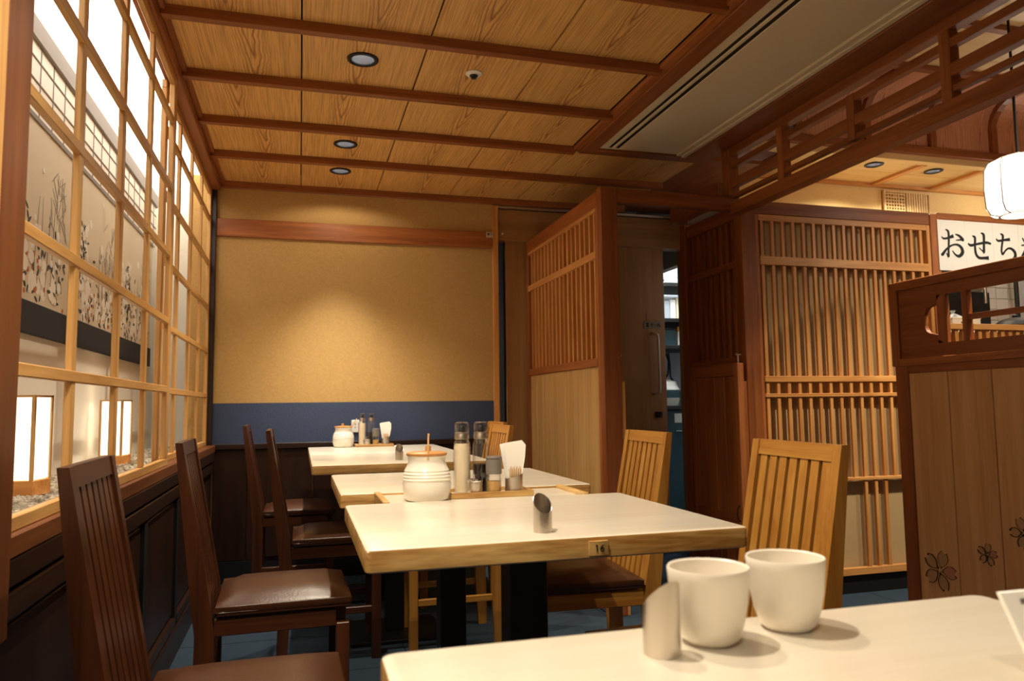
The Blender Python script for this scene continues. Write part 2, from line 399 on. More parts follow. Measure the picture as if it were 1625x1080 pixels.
sg = bx('sign_plate', (2.165, 2.29), (YB + .026, YB + .03), (1.440, 1.485), M['dimlabel'], dr)
def strokes(name, polys, mat, parent, plane, axis='Y', thick=.0015):
    """brush strokes: polylines of (a, z, half width) lying in the plane Y=plane or X=plane"""
    g = G()
    for k, s in enumerate(polys):
        P = [Vector((p[0], p[1])) for p in s]; W = [p[2] for p in s]
        # resample smoothly
        Q = []; V = []
        for i in range(len(P) - 1):
            p0 = P[max(i - 1, 0)]; p3 = P[min(i + 2, len(P) - 1)]
            for u in range(5):
                t = u / 5; t2 = t * t; t3 = t2 * t
                Q.append(.5 * ((2 * P[i]) + (P[i + 1] - p0) * t + (2 * p0 - 5 * P[i] + 4 * P[i + 1] - p3) * t2 + (3 * P[i] - p0 - 3 * P[i + 1] + p3) * t3))
                V.append(W[i] * (1 - t) + W[i + 1] * t)
        Q.append(P[-1]); V.append(W[-1])
        L = []; R_ = []
        for i, q in enumerate(Q):
            d = (Q[min(i + 1, len(Q) - 1)] - Q[max(i - 1, 0)]).normalized(); n = Vector((-d.y, d.x)); L.append(q + n * V[i]); R_.append(q - n * V[i])
        vs = []; fs = []
        for dpt in (plane - thick * (1 + .15 * k), plane):
            for q in L + R_:
                vs.append((q.x, dpt, q.y) if axis == 'Y' else (dpt, q.x, q.y))
        n = len(Q)
        for i in range(n - 1):
            fs.append((i, i + 1, n + i + 1, n + i)); fs.append((2 * n + i, 3 * n + i, 3 * n + i + 1, 2 * n + i + 1))
            fs.append((i, 2 * n + i, 2 * n + i + 1, i + 1)); fs.append((n + i, n + i + 1, 3 * n + i + 1, 3 * n + i))
        g.add(vs, fs)
    return mk(name, g, mat, parent)
zz = 1.462
strokes('lettering', [[(2.180, zz + .01, .004), (2.20, zz + .01, .004)], [(2.180, zz - .008, .004), (2.20, zz - .008, .004)], [(2.190, zz + .012, .004), (2.190, zz - .010, .004)],
    [(2.212, zz + .004, .002), (2.232, zz + .004, .002)], [(2.222, zz + .011, .002), (2.222, zz - .01, .002)], [(2.242, zz, .002), (2.256, zz, .002)],
    [(2.266, zz + .01, .002), (2.263, zz - .01, .002)], [(2.274, zz + .01, .002), (2.275, zz - .009, .002), (2.283, zz - .002, .002)]], M['ink'], sg, YB + .0255, 'Y', .001)
bx('notice', (2.185, 2.275), (YB + .027, YB + .03), (1.495, 1.535), M['doorX'], dr)
struct(bx('wall_passage', (2.46, 2.62), (YB + .005, YB + .10), (0, 1.975), M['doorZ']))
# outlet and tag on the back wall
ot = thing('wall_outlet', 'square white power outlet on the blue wall band behind the far condiment tray', 'outlet', (.318, YB - .004, .84))
bx('plate', (.286, .350), (YB - .011, YB - .004), (.802, .874), M['white'], ot, .004)
for dx in (-.012, .008):
    for dz in (-.006, .012): bx('slot', (.318 + dx, .322 + dx), (YB - .0125, YB - .0105), (.834 + dz, .842 + dz), M['ink'], ot)
wt = thing('wall_tag', 'small white printed tag at the right end of the brown picture rail', 'label', (1.10, YB - .018, 1.99))
bx('plate', (1.094, 1.136), (YB - .021, YB - .018), (1.983, 2.015), M['label'], wt)
strokes('print', [[(1.099, 2.006, .002), (1.118, 2.006, .002)], [(1.101, 1.998, .002), (1.116, 1.998, .002)], [(1.108, 2.009, .002), (1.107, 1.993, .002)], [(1.122, 2.006, .0015), (1.132, 2.006, .0015)], [(1.122, 1.999, .0015), (1.131, 1.999, .0015)]], M['ink'], wt, YB - .021, 'Y', .001)

struct(bx('wall_rear', (-.55, 2.03), (-2.12, -2.02), (0, 2.33), M['plaster']))
struct(bx('wall_hall_rear', (2.09, 6.2), (-1.72, -1.62), (0, 2.86), M['cream']))
struct(bx('wall_hall_right', (6.12, 6.2), (-1.62, 4.0), (0, 2.86), M['cream']))

# ================================================================== LEFT WALL: sill, wainscot, shoji windows, display niche
XW = -.455
wl = struct(bx('wall_left', (-.545, -.475), (-2.0, YB), (0, .70), M['darkY']))
bx('sill', (-.545, XW + .012), (-2.0, YB - .035), (.712, .750), wood('sill_wood', '5E3216', '7C4722', 'Y', 26), wl, .003)
bx('sill_front', (-.475, XW + .010), (-2.0, YB - .035), (.665, .711), M['darkY'], wl, .004)
bx('moulding', (-.475, XW + .004), (-2.0, YB - .035), (.605, .655), M['darkY'], wl, .006)
for i in range(10):
    y = -1.9 + i * .64
    if y > YB - .1: break
    bx('post', (-.476, XW - .002), (y, y + .05), (.12, .60), M['black'], wl)
    y1 = min(y + .64, YB - .05)
    bx('panel', (-.475, -.467), (y + .055, y1 - .005), (.16, .59), M['darkZ'], wl, .003)
    bx('bottom_rail', (-.475, XW), (y + .055, y1 - .005), (.115, .150), M['darkY'], wl, .003)
struct(bx('baseboard_left', (-.475, XW + .004), (-2.0, YB - .04), (0, .110), M['darkY'], None, .003))
struct(bx('trim_5', (-.500, XW + .012), (-2.0, YB - .03), (2.172, 2.234), M['beamY'], None, .004))    # lintel above the windows
struct(bx('trim_6', (-.50, -.428), (1.246, 1.352), (.60, 2.19), wood('pillar_wood', '5E3216', '7C4722', 'Z', 26), None, .003))             # pillar between the bays
RZ = [1.02, 1.263, 1.505, 1.752, 2.0]
def shoji(name, x, y0, y1, bars, stile, s0=True, s1=True):
    """sliding lattice sash in the plane X = x (front face)"""
    wn = struct(empty(name, (x, (y0 + y1) / 2, .75)))
    bx('bottom_rail', (x - .018, x), (y0, y1), (.750, .775), M['shojiY'], wn, .002)
    bx('top_rail', (x - .018, x), (y0, y1), (2.140, 2.172), M['shojiY'], wn, .002)
    if s0: bx('stile', (x - .018, x), (y0, y0 + stile), (.775, 2.14), M['shojiZ'], wn, .002)
    if s1: bx('stile', (x - .018, x), (y1 - stile, y1), (.775, 2.14), M['shojiZ'], wn, .002)
    for b in bars: bx('muntin', (x - .016, x - .002), (b - .030, b), (.775, 2.14), M['shojiZ'], wn, .002)
    ys = [y0 + (stile if s0 else 0), y1 - (stile if s1 else 0)]
    for z in RZ: bx('rail', (x - .015, x + .001), (ys[0], ys[-1]), (z - .012, z + .012), M['shojiY'], wn, .002)
    return wn
shoji('window_1', -.427, -.30, 1.244, [.10, .48, .86], .05)
shoji('window_2', XW, 1.354, 2.955, [1.777, 2.165, 2.534], .055)
shoji('window_3', XW - .034, 2.94, YB - .02, [3.345, 3.71, 4.06], .050)
# the niche behind the windows
XN = -.83
wn_ = struct(bx('wall_niche', (XN - .06, XN), (-.5, 4.86), (.60, 2.32), M['niche']))
struct(bx('wall_niche_end', (XN, -.50), (4.80, 4.86), (.60, 2.32), M['niche']))
struct(bx('wall_niche_end', (XN, -.50), (-.5, -.44), (.60, 2.32), M['niche']))
struct(bx('floor_niche', (XN, -.546), (-.44, 4.80), (.66, .712), M['niche']))
lb = struct(bx('ceiling_niche', (XN, -.52), (-.44, 4.80), (2.262, 2.29), M['lightbox']))
# gravel
gm = G()
ico = bmesh.new(); bmesh.ops.create_icosphere(ico, subdivisions=1, radius=1); iv = [v.co.copy() for v in ico.verts]; jf = [[v.index for v in f.verts] for f in ico.faces]; ico.free()
for k in range(3600):
    y = 1.2 + 3.55 * random.random(); x = random.uniform(XN + .016, -.565); r = random.uniform(.007, .014)
    q = Matrix.Rotation(random.random() * 6, 3, (random.random(), random.random(), 1)) @ Matrix.Diagonal((1, random.uniform(.6, 1), random.uniform(.5, .8)))
    c = Vector((x, y, .716 + random.random() * .014))
    if any(math.hypot(x - a_, y - b_) < .075 for a_, b_ in ((-.715, 2.33), (-.735, 3.46))): continue
    gm.add([c + (q @ v) * r for v in iv], jf)
gv = stuff(mk('gravel', gm, M['gravel'], None, None, False)); tag(gv, 'grey gravel spread along the floor of the lit display niche', 'gravel')
# long painted hanging on the niche wall
pt = thing('painted_hanging', 'long painted silk hanging of flowers and bamboo with a black hem inside the window niche', 'painting', (XN, 3.0, 1.2))
for i in range(5):
    y = .70 + i * .78
    pn = bx('silk_panel', (XN + .004, XN + .012), (y, y + .775), (1.288, 1.868), M['silk'], pt)
    bx('hem', (XN + .006, XN + .018), (y, y + .775), (1.188, 1.290), M['blackband'], pt, .002)
    bx('top_edge', (XN + .005, XN + .016), (y, y + .775), (1.868, 1.884), M['greyband'], pt)
    if i < 1: continue
    def leafset(name, mat, spots, pts):
        g = G()
        for (yy, z, rx, rz, a) in spots:
            n = pts; dx = XN + .0125 + random.random() * .0012
            base = len(g.v); ca, sa = math.cos(a), math.sin(a)
            vs = []
            for d in (0, .0008):
                for k in range(n):
                    t = 2 * PI * k / n; u, v = rx * math.cos(t), rz * math.sin(t); vs.append((dx - d, yy + u * ca - v * sa, z + u * sa + v * ca))
            g.add(vs, [tuple(range(n)), tuple(range(2 * n - 1, n - 1, -1))] + [(k, (k + 1) % n, n + (k + 1) % n, n + k) for k in range(n)])
        return stuff(mk(name, g, mat, pn))
    R = random.uniform
    leafset('painted_leaves', M['pleaf'], [(y + R(.05, .72), 1.30 + abs(random.gauss(0, .13)), R(.010, .020), R(.004, .008), R(0, 3)) for _ in range(80)] +
            [(y + .18 + random.gauss(0, .035), 1.42 + R(0, .25), R(.008, .018), R(.004, .008), R(0, 3)) for _ in range(45)], 7)
    leafset('painted_blossoms', M['pwhite'], [(y + R(.06, .70), 1.31 + abs(random.gauss(0, .14)), r_, r_, 0) for r_ in [R(.010, .026) for _ in range(60)]] +
            [(y + .16 + random.gauss(0, .05), 1.45 + R(0, .22), r_, r_, 0) for r_ in [R(.010, .022) for _ in range(30)]], 9)
    leafset('painted_orange_blossoms', M['porange'], [(y + R(.25, .72), 1.30 + abs(random.gauss(0, .10)), .009, .009, 0) for _ in range(22)], 7)
    leafset('painted_stems', M['pgrey'], [(y + .42 + k * .055 + R(-.01, .01), 1.46 + R(0, .03), .16, .0035, 1.52 + R(-.1, .1)) for k in range(5)] +
            [(y + R(.5, .72), R(1.55, 1.75), R(.03, .05), .0022, R(.5, 2.6)) for _ in range(26)], 8)
# paper screen with a thin grid above the hanging
ps = thing('grid_screen', 'white paper screen with thin grid lines and grey top band above the painted hanging', 'screen', (XN, 3.0, 1.9))
bx('paper', (XN + .003, XN + .008), (.70, 4.70), (1.890, 2.118), M['screenpaper'], ps)
bx('top_band', (XN + .003, XN + .020), (.70, 4.70), (2.118, 2.188), M['greyband'], ps, .003)
for z in (1.995, 2.065): bx('grid_line', (XN + .008, XN + .011), (.70, 4.70), (z, z + .004), M['greyband'], ps)
for i in range(31): bx('grid_line', (XN + .008, XN + .0105), (.72 + i * .13, .724 + i * .13), (1.890, 2.118), M['greyband'], ps)
# two box lanterns standing on the gravel
def lantern(loc, rz, label):
    t = thing('box_lantern', label, 'lantern', (0, 0, 0), 'box lanterns in the window niche')
    a, b = .047, .042
    bx('base', (-a, a), (-a, a), (0, .042), M['slatX'], t, .003)
    for sx in (-1, 1):
        for sy in (-1, 1): bx('corner_post', (sx * b - .004, sx * b + .004), (sy * b - .004, sy * b + .004), (.042, .268), M['plankZ'], t)
    for sy in (-1, 1): bx('paper_pane', (-b + .004, b - .004), (sy * (b - .001) - .001, sy * (b - .001) + .001), (.044, .262), M['paper'], t)
    for sx in (-1, 1): bx('paper_pane', (sx * (b - .001) - .001, sx * (b - .001) + .001), (-b + .004, b - .004), (.044, .262), M['paper'], t)
    for sy in (-1, 1): bx('top_rail', (-b - .004, b + .004), (sy * b - .004, sy * b + .004), (.262, .268), M['plankX'], t)
    for sx in (-1, 1): bx('top_rail', (sx * b - .004, sx * b + .004), (-b + .004, b - .004), (.262, .268), M['plankY'], t)
    return place(t, loc, rz)
lantern((-.715, 2.33, .724), math.radians(-12), 'glowing box lantern nearest the camera behind the window lattice')
lantern((-.735, 3.46, .722), math.radians(-12), 'glowing box lantern farther back behind the window lattice')

# ================================================================== CHAIRS
def make_chair(kind, label):
    t = thing('dining_chair', label, 'chair', (0, 0, 0))
    w, ZT = .160, .865
    fr = {a: M['chair' + kind + a] for a in 'XYZ'}
    for sy in (-1, 1):
        y0, y1 = (sy * w, sy * (w - .026)) if sy > 0 else (sy * w, sy * (w - .026))
        ya, yb = min(y0, y1), max(y0, y1)
        mk('rear_post', G().prism([(-.258, ZT), (-.241, ZT), (-.166, .452), (-.158, .39), (-.160, .20), (-.172, 0), (-.208, 0), (-.204, .39), (-.212, .452)], 1, ya, yb), fr['Z'], t)
        bx('front_leg', (.138, .172), (sy * .144 - .016, sy * .144 + .016), (0, .392), fr['Z'], t, .002)
        bx('side_rail', (-.160, .138), (sy * .147 - .011, sy * .147 + .011), (.385, .428), fr['X'], t, .002)
        bx('stretcher', (-.165, .138), (sy * .147 - .009, sy * .147 + .009), (.17, .195), fr['X'], t, .002)
    bx('front_rail', (.140, .165), (-.128, .128), (.385, .428), fr['Y'], t, .002)
    bx('back_rail', (-.200, -.170), (-w + .026, w - .026), (.385, .428), fr['Y'], t, .002)
    def lean(z): return -.243 + (ZT - z) * (.243 - .166) / (ZT - .452)
    mk('top_rail', G().prism([(lean(.865) - .016, .865), (lean(.865) - .001, .865), (lean(.832) - .001, .832), (lean(.832) - .017, .832)], 1, -w + .026, w - .026), fr['Y'], t)
    for k in range(7):
        yc = (k - 3) * .0378
        mk('slat', G().prism([(lean(.834) - .014, .834), (lean(.834) - .004, .834), (lean(.430) - .005, .430), (lean(.430) - .018, .430)], 1, yc - .0133, yc + .0133), fr['Z'], t)
    g = G(); bm = bmesh.new(); bmesh.ops.create_cube(bm, size=1)
    for v in bm.verts: v.co = Vector((v.co.x * .335 + .010, v.co.y * .336, v.co.z * .040 + .453))
    bmesh.ops.subdivide_edges(bm, edges=list(bm.edges), cuts=5, use_grid_fill=True)
    for v in bm.verts:
        u = (v.co.x - .01) / .1675; q = v.co.y / .168
        if v.co.z > .453: v.co.z += .008 * (1 - u ** 4) * (1 - q ** 4) - .014 * max(abs(u), abs(q)) ** 10
        if v.co.z < .445: v.co.x = .01 + (v.co.x - .01) * .985; v.co.y *= .985
    g.bm(bm); g.smooth = True
    o = mk('seat_pad', g, M['leather'], t)
    o.data.set_sharp_from_angle(angle=math.radians(75))
    md = o.modifiers.new('bevel', 'BEVEL'); md.width = .008; md.segments = 2; md.limit_method = 'ANGLE'; md.angle_limit = math.radians(50)
    return t
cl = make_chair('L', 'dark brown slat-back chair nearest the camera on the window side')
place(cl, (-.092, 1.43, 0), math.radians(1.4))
dup(cl, (-.045, 2.21, 0), math.radians(1.5), 'dark brown slat-back chair with brown seat, second from the camera along the window wall')
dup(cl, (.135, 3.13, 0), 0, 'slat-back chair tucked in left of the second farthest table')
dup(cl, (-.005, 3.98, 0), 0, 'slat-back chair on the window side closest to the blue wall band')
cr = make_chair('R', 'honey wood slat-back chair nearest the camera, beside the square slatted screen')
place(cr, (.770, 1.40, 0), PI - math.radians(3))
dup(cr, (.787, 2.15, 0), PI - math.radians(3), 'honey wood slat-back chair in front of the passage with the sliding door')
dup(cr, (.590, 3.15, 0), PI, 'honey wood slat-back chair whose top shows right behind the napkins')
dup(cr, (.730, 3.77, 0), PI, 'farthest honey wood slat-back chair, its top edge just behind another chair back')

# ================================================================== TABLES
def table(x0, x1, y0, y1, label, zt=.73):
    t = thing('dining_table', label, 'table', ((x0 + x1) / 2, (y0 + y1) / 2, 0))
    top = G(); r = .012; n = 5
    ol = []
    for (cx, cy, a0) in ((x1 - r, y1 - r, 0), (x0 + r, y1 - r, 90), (x0 + r, y0 + r, 180), (x1 - r, y0 + r, 270)):
        for k in range(n + 1):
            a = math.radians(a0 + 90 * k / n); ol.append((cx + r * math.cos(a), cy + r * math.sin(a)))
    cx, cy = (x0 + x1) / 2, (y0 + y1) / 2
    def ins(p, d): return (p[0] - d * (1 if p[0] > cx else -1), p[1] - d * (1 if p[1] > cy else -1))
    m = len(ol); layers = [(.0025, zt - .036), (0, zt - .0335), (0, zt - .004), (.0012, zt - .0012), (.004, zt)]
    vs = []; fs = []
    for (d, z) in layers: vs += [ins(p, d) + (z,) for p in ol]
    for l in range(len(layers) - 1):
        fs += [(l * m + i, l * m + (i + 1) % m, (l + 1) * m + (i + 1) % m, (l + 1) * m + i) for i in range(m)]
    fs += [tuple(range(m))[::-1], tuple((len(layers) - 1) * m + i for i in range(m))]
    top.add(vs, fs); top.smooth = True
    o = mk('tabletop', top, M['tableX'], t)
    o.data.materials.append(M['edgeX'])
    for p in o.data.polygons:
        if abs(p.normal.z) < .5: p.material_index = 1
    bx('mounting_plate', (cx - .16, cx + .16), (cy - .14, cy + .14), (zt - .048, zt - .0365), M['steelblack'], t)
    bx('pedestal', (cx - .038, cx + .038), (cy - .038, cy + .038), (.016, zt - .048), M['steelblack'], t, .004)
    bx('base_plate', (cx - .19, cx + .19), (cy - .17, cy + .17), (0, .016), M['steelblack'], t, .004)
    return t
t1 = table(.071, .745, .12, .700, 'pale wooden table nearest the camera with two cups on it')
t16 = table(.099, .769, 1.190, 1.752, 'pale wooden table with the number 16 on its front plate')
t2 = table(.100, .778, 1.962, 2.545, 'pale wooden table joined to the jar and bottle tray from behind, no plate showing')
t3 = table(.045, .745, 2.955, 3.620, 'second farthest pale wooden table, its front plate with an 18 half behind the jar lid')
t4 = table(.045, .745, 3.624, 4.330, 'farthest pale wooden table, carrying the far jar and condiment tray')
def number_plate(t, xc, yf, digits):
    g = G(); w_, h_ = .0165, .0115; zc = .7115
    ol = [(-w_, .0), (-w_, -.004), (-w_ * .5, -.0062), (0, -.0068), (w_ * .5, -.0062), (w_, -.004), (w_, 0)]
    g.prism([(xc + a, yf + b) for a, b in ol], 2, zc - h_, zc + h_)
    p = mk('number_plate', g, M['edgeX'], t)
    y = yf - .0068
    for k, d in enumerate(digits):
        x = xc - .0045 + k * .009
        if d == '1': q = [[(x - .0022, zc + .003, .0008), (x, zc + .0055, .0012), (x, zc - .0055, .0012)]]
        if d == '6': q = [[(x + .0022, zc + .0055, .0009), (x - .0015, zc + .002, .0012), (x - .0026, zc - .002, .0013), (x - .001, zc - .0052, .0012), (x + .0018, zc - .0048, .0012), (x + .0028, zc - .0018, .0012), (x + .0012, zc + .0006, .0011), (x - .002, zc - .0006, .001)]]
        if d == '8': q = [[(x + s_ * math.sin(a) * (.0022 if c_ > 0 else .0027), zc + c_ + math.cos(a) * .0026, .001) for a in [i * PI / 4 for i in range(9)]] for s_, c_ in ((1, .0029), (1, -.0028))]
        q = [[(a_, b_, w_ * .62) for a_, b_, w_ in l_] for l_ in q]
        strokes('numeral', q, M['ink'], p, y, 'Y', .0009)
number_plate(t16, .481, 1.190, '16')
number_plate(t3, .412, 2.955, '18')
# inset bridge tray between table 16 and the next
def bridge(x0, x1, y0, y1, label):
    t = thing('bridge_tray', label, 'tray', ((x0 + x1) / 2, (y0 + y1) / 2, .716))
    bx('floor_board', (x0, x1), (y0 + .002, y1 - .002), (.706, .7245), M['tableX'], t, .002)
    bx('end_rim', (x0 - .016, x0), (y0 + .002, y1 - .002), (.706, .7335), M['edgeY'], t, .002)
    bx('end_rim', (x1, x1 + .016), (y0 + .002, y1 - .002), (.706, .7335), M['edgeY'], t, .002)
    return t
bridge(.200, .672, 1.752, 1.962, 'pale wooden bridging tray set between table 16 and the table behind')

# ================================================================== TABLEWARE
def make_jar(label):
    t = thing('condiment_jar', label, 'jar', (0, 0, 0))
    prof = [(.0, .0), (.046, .0), (.051, .004), (.0565, .022), (.0585, .04), (.0566, .0475), (.0586, .0505), (.0566, .0545), (.0578, .0575), (.0552, .0615), (.0562, .0645), (.0530, .0690), (.0538, .0715), (.0495, .079), (.0475, .084), (.0445, .093), (.0450, .102), (.0470, .106), (.043, .106), (.041, .095), (.040, .088), (0, .084)]
    mk('body', G().lathe(prof, (0, 0, 0), 48), M['ceramic'], t)
    ld = mk('lid', G().lathe([(.0, .1065), (.0475, .1065), (.0490, .109), (.0490, .112), (.046, .1145), (.012, .117), (0, .117)], (0, 0, 0), 40), M['lid'], t)
    mk('knob', G().lathe([(.007, .1165), (.0072, .127), (.006, .129), (0, .129)], (.004, .004, 0), 16), M['lid'], ld)
    mk('ladle_handle', G().tube([(-.004, -.044, .098), (-.003, -.043, .152), (-.002, -.043, .160)], [.0026, .0024, .0028], 10), M['stick'], t)
    return t
jr = make_jar('white ribbed condiment jar with wooden lid at the back of table 16')
place(jr, (.296, 1.818, .7248), 0)
jr2 = dup(jr, (.232, 4.262, .730), math.radians(90), 'white condiment jar with wooden lid on the farthest table by the blue wall band')
for c_ in jr2.children:
    if c_.name.startswith('ladle_handle'): c_.rotation_euler = (math.radians(33), 0, 0); c_.location.y -= .012
def make_bottle(label, liquid, level, cap='steel'):
    t = thing('sauce_bottle', label, 'bottle', (0, 0, 0))
    H = .128
    mk('glass', G().lathe([(0, 0), (.0200, 0), (.0218, .002), (.0222, .008), (.0222, .106), (.0205, .116), (.0170, .122), (.0160, .128), (.0148, .128), (.0150, .121), (.0185, .114), (.0203, .105), (.0203, .008), (.0195, .0035), (0, .003)], (0, 0, 0), 32), M['glass'], t)
    pr = [(0, .0036), (.0192, .0036), (.0199, .009)]
    pr += [(.0199, level)] if level < .106 else [(.0199, .105), (.0180, .114)]
    pr += [(0, level if level < .106 else .114)]
    mk('sauce', G().lathe(pr, (0, 0, 0), 28), liquid, t)
    mk('collar', G().lathe([(.0166, .124), (.0186, .1245), (.0186, .133), (.0175, .135), (.0175, .140), (.010, .141), (0, .141)], (0, 0, 0), 28), M['steel'], t)
    mk('stopper', G().lathe([(.0085, .1405), (.0085, .153), (.007, .155), (0, .155)], (0, 0, 0), 16), M['steelblack'], t)
    mk('cap_dome', G().lathe([(.0180, .136), (.0186, .138), (.0188, .156), (.0172, .162), (.013, .1640), (0, .1640), (0, .1625), (.0125, .1625), (.0160, .1610), (.0176, .1555), (.0174, .137)], (0, 0, 0), 28), M['glass'], t)
    return t
b1 = make_bottle('clear bottle of beige sesame dressing on the near condiment tray', M['dressing'], .112)
b2 = make_bottle('clear bottle half full of dark soy sauce on the near condiment tray', M['soy'], .066)
def make_pot(label):
    t = thing('mustard_pot', label, 'pot', (0, 0, 0))
    mk('body', G().lathe([(0, 0), (.0165, 0), (.0175, .002), (.0165, .030), (0, .030)], (0, 0, 0), 28), M['steel'], t)
    l = mk('lid', G().lathe([(.0172, .0303), (.0176, .033), (.012, .0365), (0, .0375)], (0, 0, 0), 28), M['chrome'], t)
    mk('knob', G().lathe([(.0025, .037), (.002, .041), (.0045, .0435), (.004, .047), (0, .048)], (0, 0, 0), 14), M['chrome'], l)
    return t
pot = make_pot('small lidded steel pot on the near condiment tray')
def make_shaker(label):
    t = thing('spice_shaker', label, 'shaker', (0, 0, 0))
    mk('glass', G().lathe([(0, 0), (.0165, 0), (.0172, .002), (.0172, .046), (.0160, .046), (.0160, .004), (0, .003)], (0, 0, 0), 28), M['glass'], t)
    mk('spice', G().lathe([(0, .0034), (.0155, .0034), (.0155, .030), (0, .031)], (0, 0, 0), 24), M['pepper'], t)
    mk('cap', G().lathe([(.0176, .0465), (.0180, .048), (.0180, .078), (.0165, .079), (.0165, .0815), (.0180, .0825), (.0180, .085), (.0165, .087), (0, .087)], (0, 0, 0), 28), M['greycap'], t)
    return t
shk = make_shaker('clear shaker of yellow spice with grey cap on the near condiment tray')
def make_napkin_holder(label):
    t = thing('steel_holder', label, 'holder', (0, 0, 0))
    pr = G(); n = 32; vs = []; fs = []
    for (r, top) in ((.0225, 0), (.0225, 1), (.0210, 1), (.0210, 0)):
        for k in range(n):
            a = 2 * PI * k / n
            vs.append((r * math.cos(a), r * math.sin(a), (.043 + .006 * math.cos(a)) if top else (.0 if r > .022 else .003)))
    for i in range(3):
        fs += [(i * n + k, i * n + (k + 1) % n, (i + 1) * n + (k + 1) % n, (i + 1) * n + k) for k in range(n)]
    fs += [tuple(range(n))[::-1], tuple(3 * n + k for k in range(n))]
    pr.add(vs, fs); pr.smooth = True
    mk('cup', pr, M['steel'], t)
    return t
def make_napkins(label):
    t = thing('paper_napkins', label, 'napkins', (0, 0, 0))
    for k in range(5):
        y = .001 + k * .0036; tilt = (k - 2) * .0025; wk = .0015 * k
        g = G(); y0 = y - .004
        g.add([(-.013, y0, .004), (.0155, y0, .004), (.0290 + wk, y0 + .004 + tilt, .086), (.0320 + wk * .5, y0 + .005 + tilt, .116 - .004 * k), (.022, y0 + .006 + tilt, .128 - .002 * k), (-.024 - wk, y0 + .005 + tilt, .122 - .001 * k),
               (-.013, y0 + .0014, .004), (.0155, y0 + .0014, .004), (.0290 + wk, y0 + .0056 + tilt, .086), (.0320 + wk * .5, y0 + .0066 + tilt, .116 - .004 * k), (.022, y0 + .0076 + tilt, .128 - .002 * k), (-.024 - wk, y0 + .0066 + tilt, .122 - .001 * k)],
              [(0, 1, 2, 3, 4, 5), (11, 10, 9, 8, 7, 6)] + [(i, (i + 1) % 6, 6 + (i + 1) % 6, 6 + i) for i in range(6)])
        mk('napkin', g, M['napkin'], t)
    return t
def make_picks(label):
    t = thing('toothpicks', label, 'toothpicks', (0, 0, 0))
    for k in range(13):
        a = (k - 6) / 6; x = a * .0125
        mk('toothpick', G().tube([(x * .8, -.0125 - .002 * (k % 2), .006), (x * 1.25, -.0135 - .003 * (k % 2), .058 + .003 * ((k * 7) % 3))], [.0011, .0009], 5), M['stick'], t)
    return t
hol = make_napkin_holder('round steel holder of napkins on the near condiment tray')
nap = make_napkins('fanned white paper napkins in the near steel holder')
pck = make_picks('bamboo toothpicks in front of the napkins in the near steel holder')
def make_tray(label):
    t = thing('condiment_tray', label, 'tray', (0, 0, 0))
    bx('base', (-.100, .100), (-.050, .050), (0, .005), M['tableX'], t)
    for sy in (-1, 1): bx('rim', (-.105, .105), (sy * .0525 - .0025, sy * .0525 + .0025), (0, .014), M['edgeX'], t, .001)
    for sx in (-1, 1): bx('rim', (sx * .1025 - .0025, sx * .1025 + .0025), (-.050, .050), (0, .014), M['edgeY'], t, .001)
    return t
tr = make_tray('shallow wooden condiment tray behind the jar of table 16')
A = (.458, 1.862, .7248); Bp = (.448 - .0, 4.262, .730)
B2 = (.398, 4.268, .730)
layout = [(b1, (-.062, .018), 'clear bottle of beige sesame dressing on the far condiment tray'),
          (b2, (-.012, .020), 'clear bottle of dark soy sauce on the far condiment tray'),
          (pot, (-.040, -.029), 'small lidded steel pot on the far condiment tray'),
          (shk, (.008, -.031), 'clear spice shaker with grey cap on the far condiment tray'),
          (hol, (.062, -.022), 'round steel holder of napkins on the far condiment tray'),
          (nap, (.062, -.022), 'white paper napkins in the far steel holder'),
          (pck, (.062, -.022), 'bamboo toothpicks in the far steel holder')]
place(tr, A, 0); dup(tr, B2, 0, 'shallow wooden condiment tray on the farthest table in front of the blue wall band')
for o, (dx, dy), l2 in layout:
    zz_ = .005 + (.003 if o in (nap, pck) else 0)
    o.scale = (1, 1, 1.09) if o in (b1, b2) else (1.1, 1.1, 1.08) if o in (pot, shk) else (1, 1, 1)
    place(o, (A[0] + dx, A[1] + dy, A[2] + zz_), 0); dup(o, (B2[0] + dx, B2[1] + dy, B2[2] + zz_), 0, l2)
# slanted steel bill holders
def make_bill_holder(label):
    t = thing('bill_holder', label, 'bill holder', (0, 0, 0), 'steel bill holders on the tables')
    g = G(); n = 40; vs = []; fs = []
    for (r, top) in ((.0165, 0), (.0165, 1), (.0153, 1), (.0153, 0)):
        for k in range(n):
            a = 2 * PI * k / n
            vs.append((r * math.cos(a), r * math.sin(a), (.049 - .016 * math.cos(a)) if top else (0 if r > .016 else .002)))
    for i in range(3):
        fs += [(i * n + k, i * n + (k + 1) % n, (i + 1) * n + (k + 1) % n, (i + 1) * n + k) for k in range(n)]
    fs += [tuple(range(n))[::-1], tuple(3 * n + k for k in range(n))]
    g.add(vs, fs); g.smooth = True
    mk('tube', g, M['steel'], t)
    return t
bh = make_bill_holder('slant-cut steel bill holder on table 16')
place(bh, (.408, 1.262, .730), math.radians(-84))
dup(bh, (.310, .622, .730), math.radians(105), 'slant-cut steel bill holder beside the two cups on the nearest table')
dup(bh, (.378, 2.03, .730), math.radians(-70), 'slant-cut steel bill holder on the table behind table 16, hidden by the jar')
dup(bh, (.396, 3.13, .730), math.radians(-84), 'slant-cut steel bill holder on the second farthest table, right behind the jar lid')
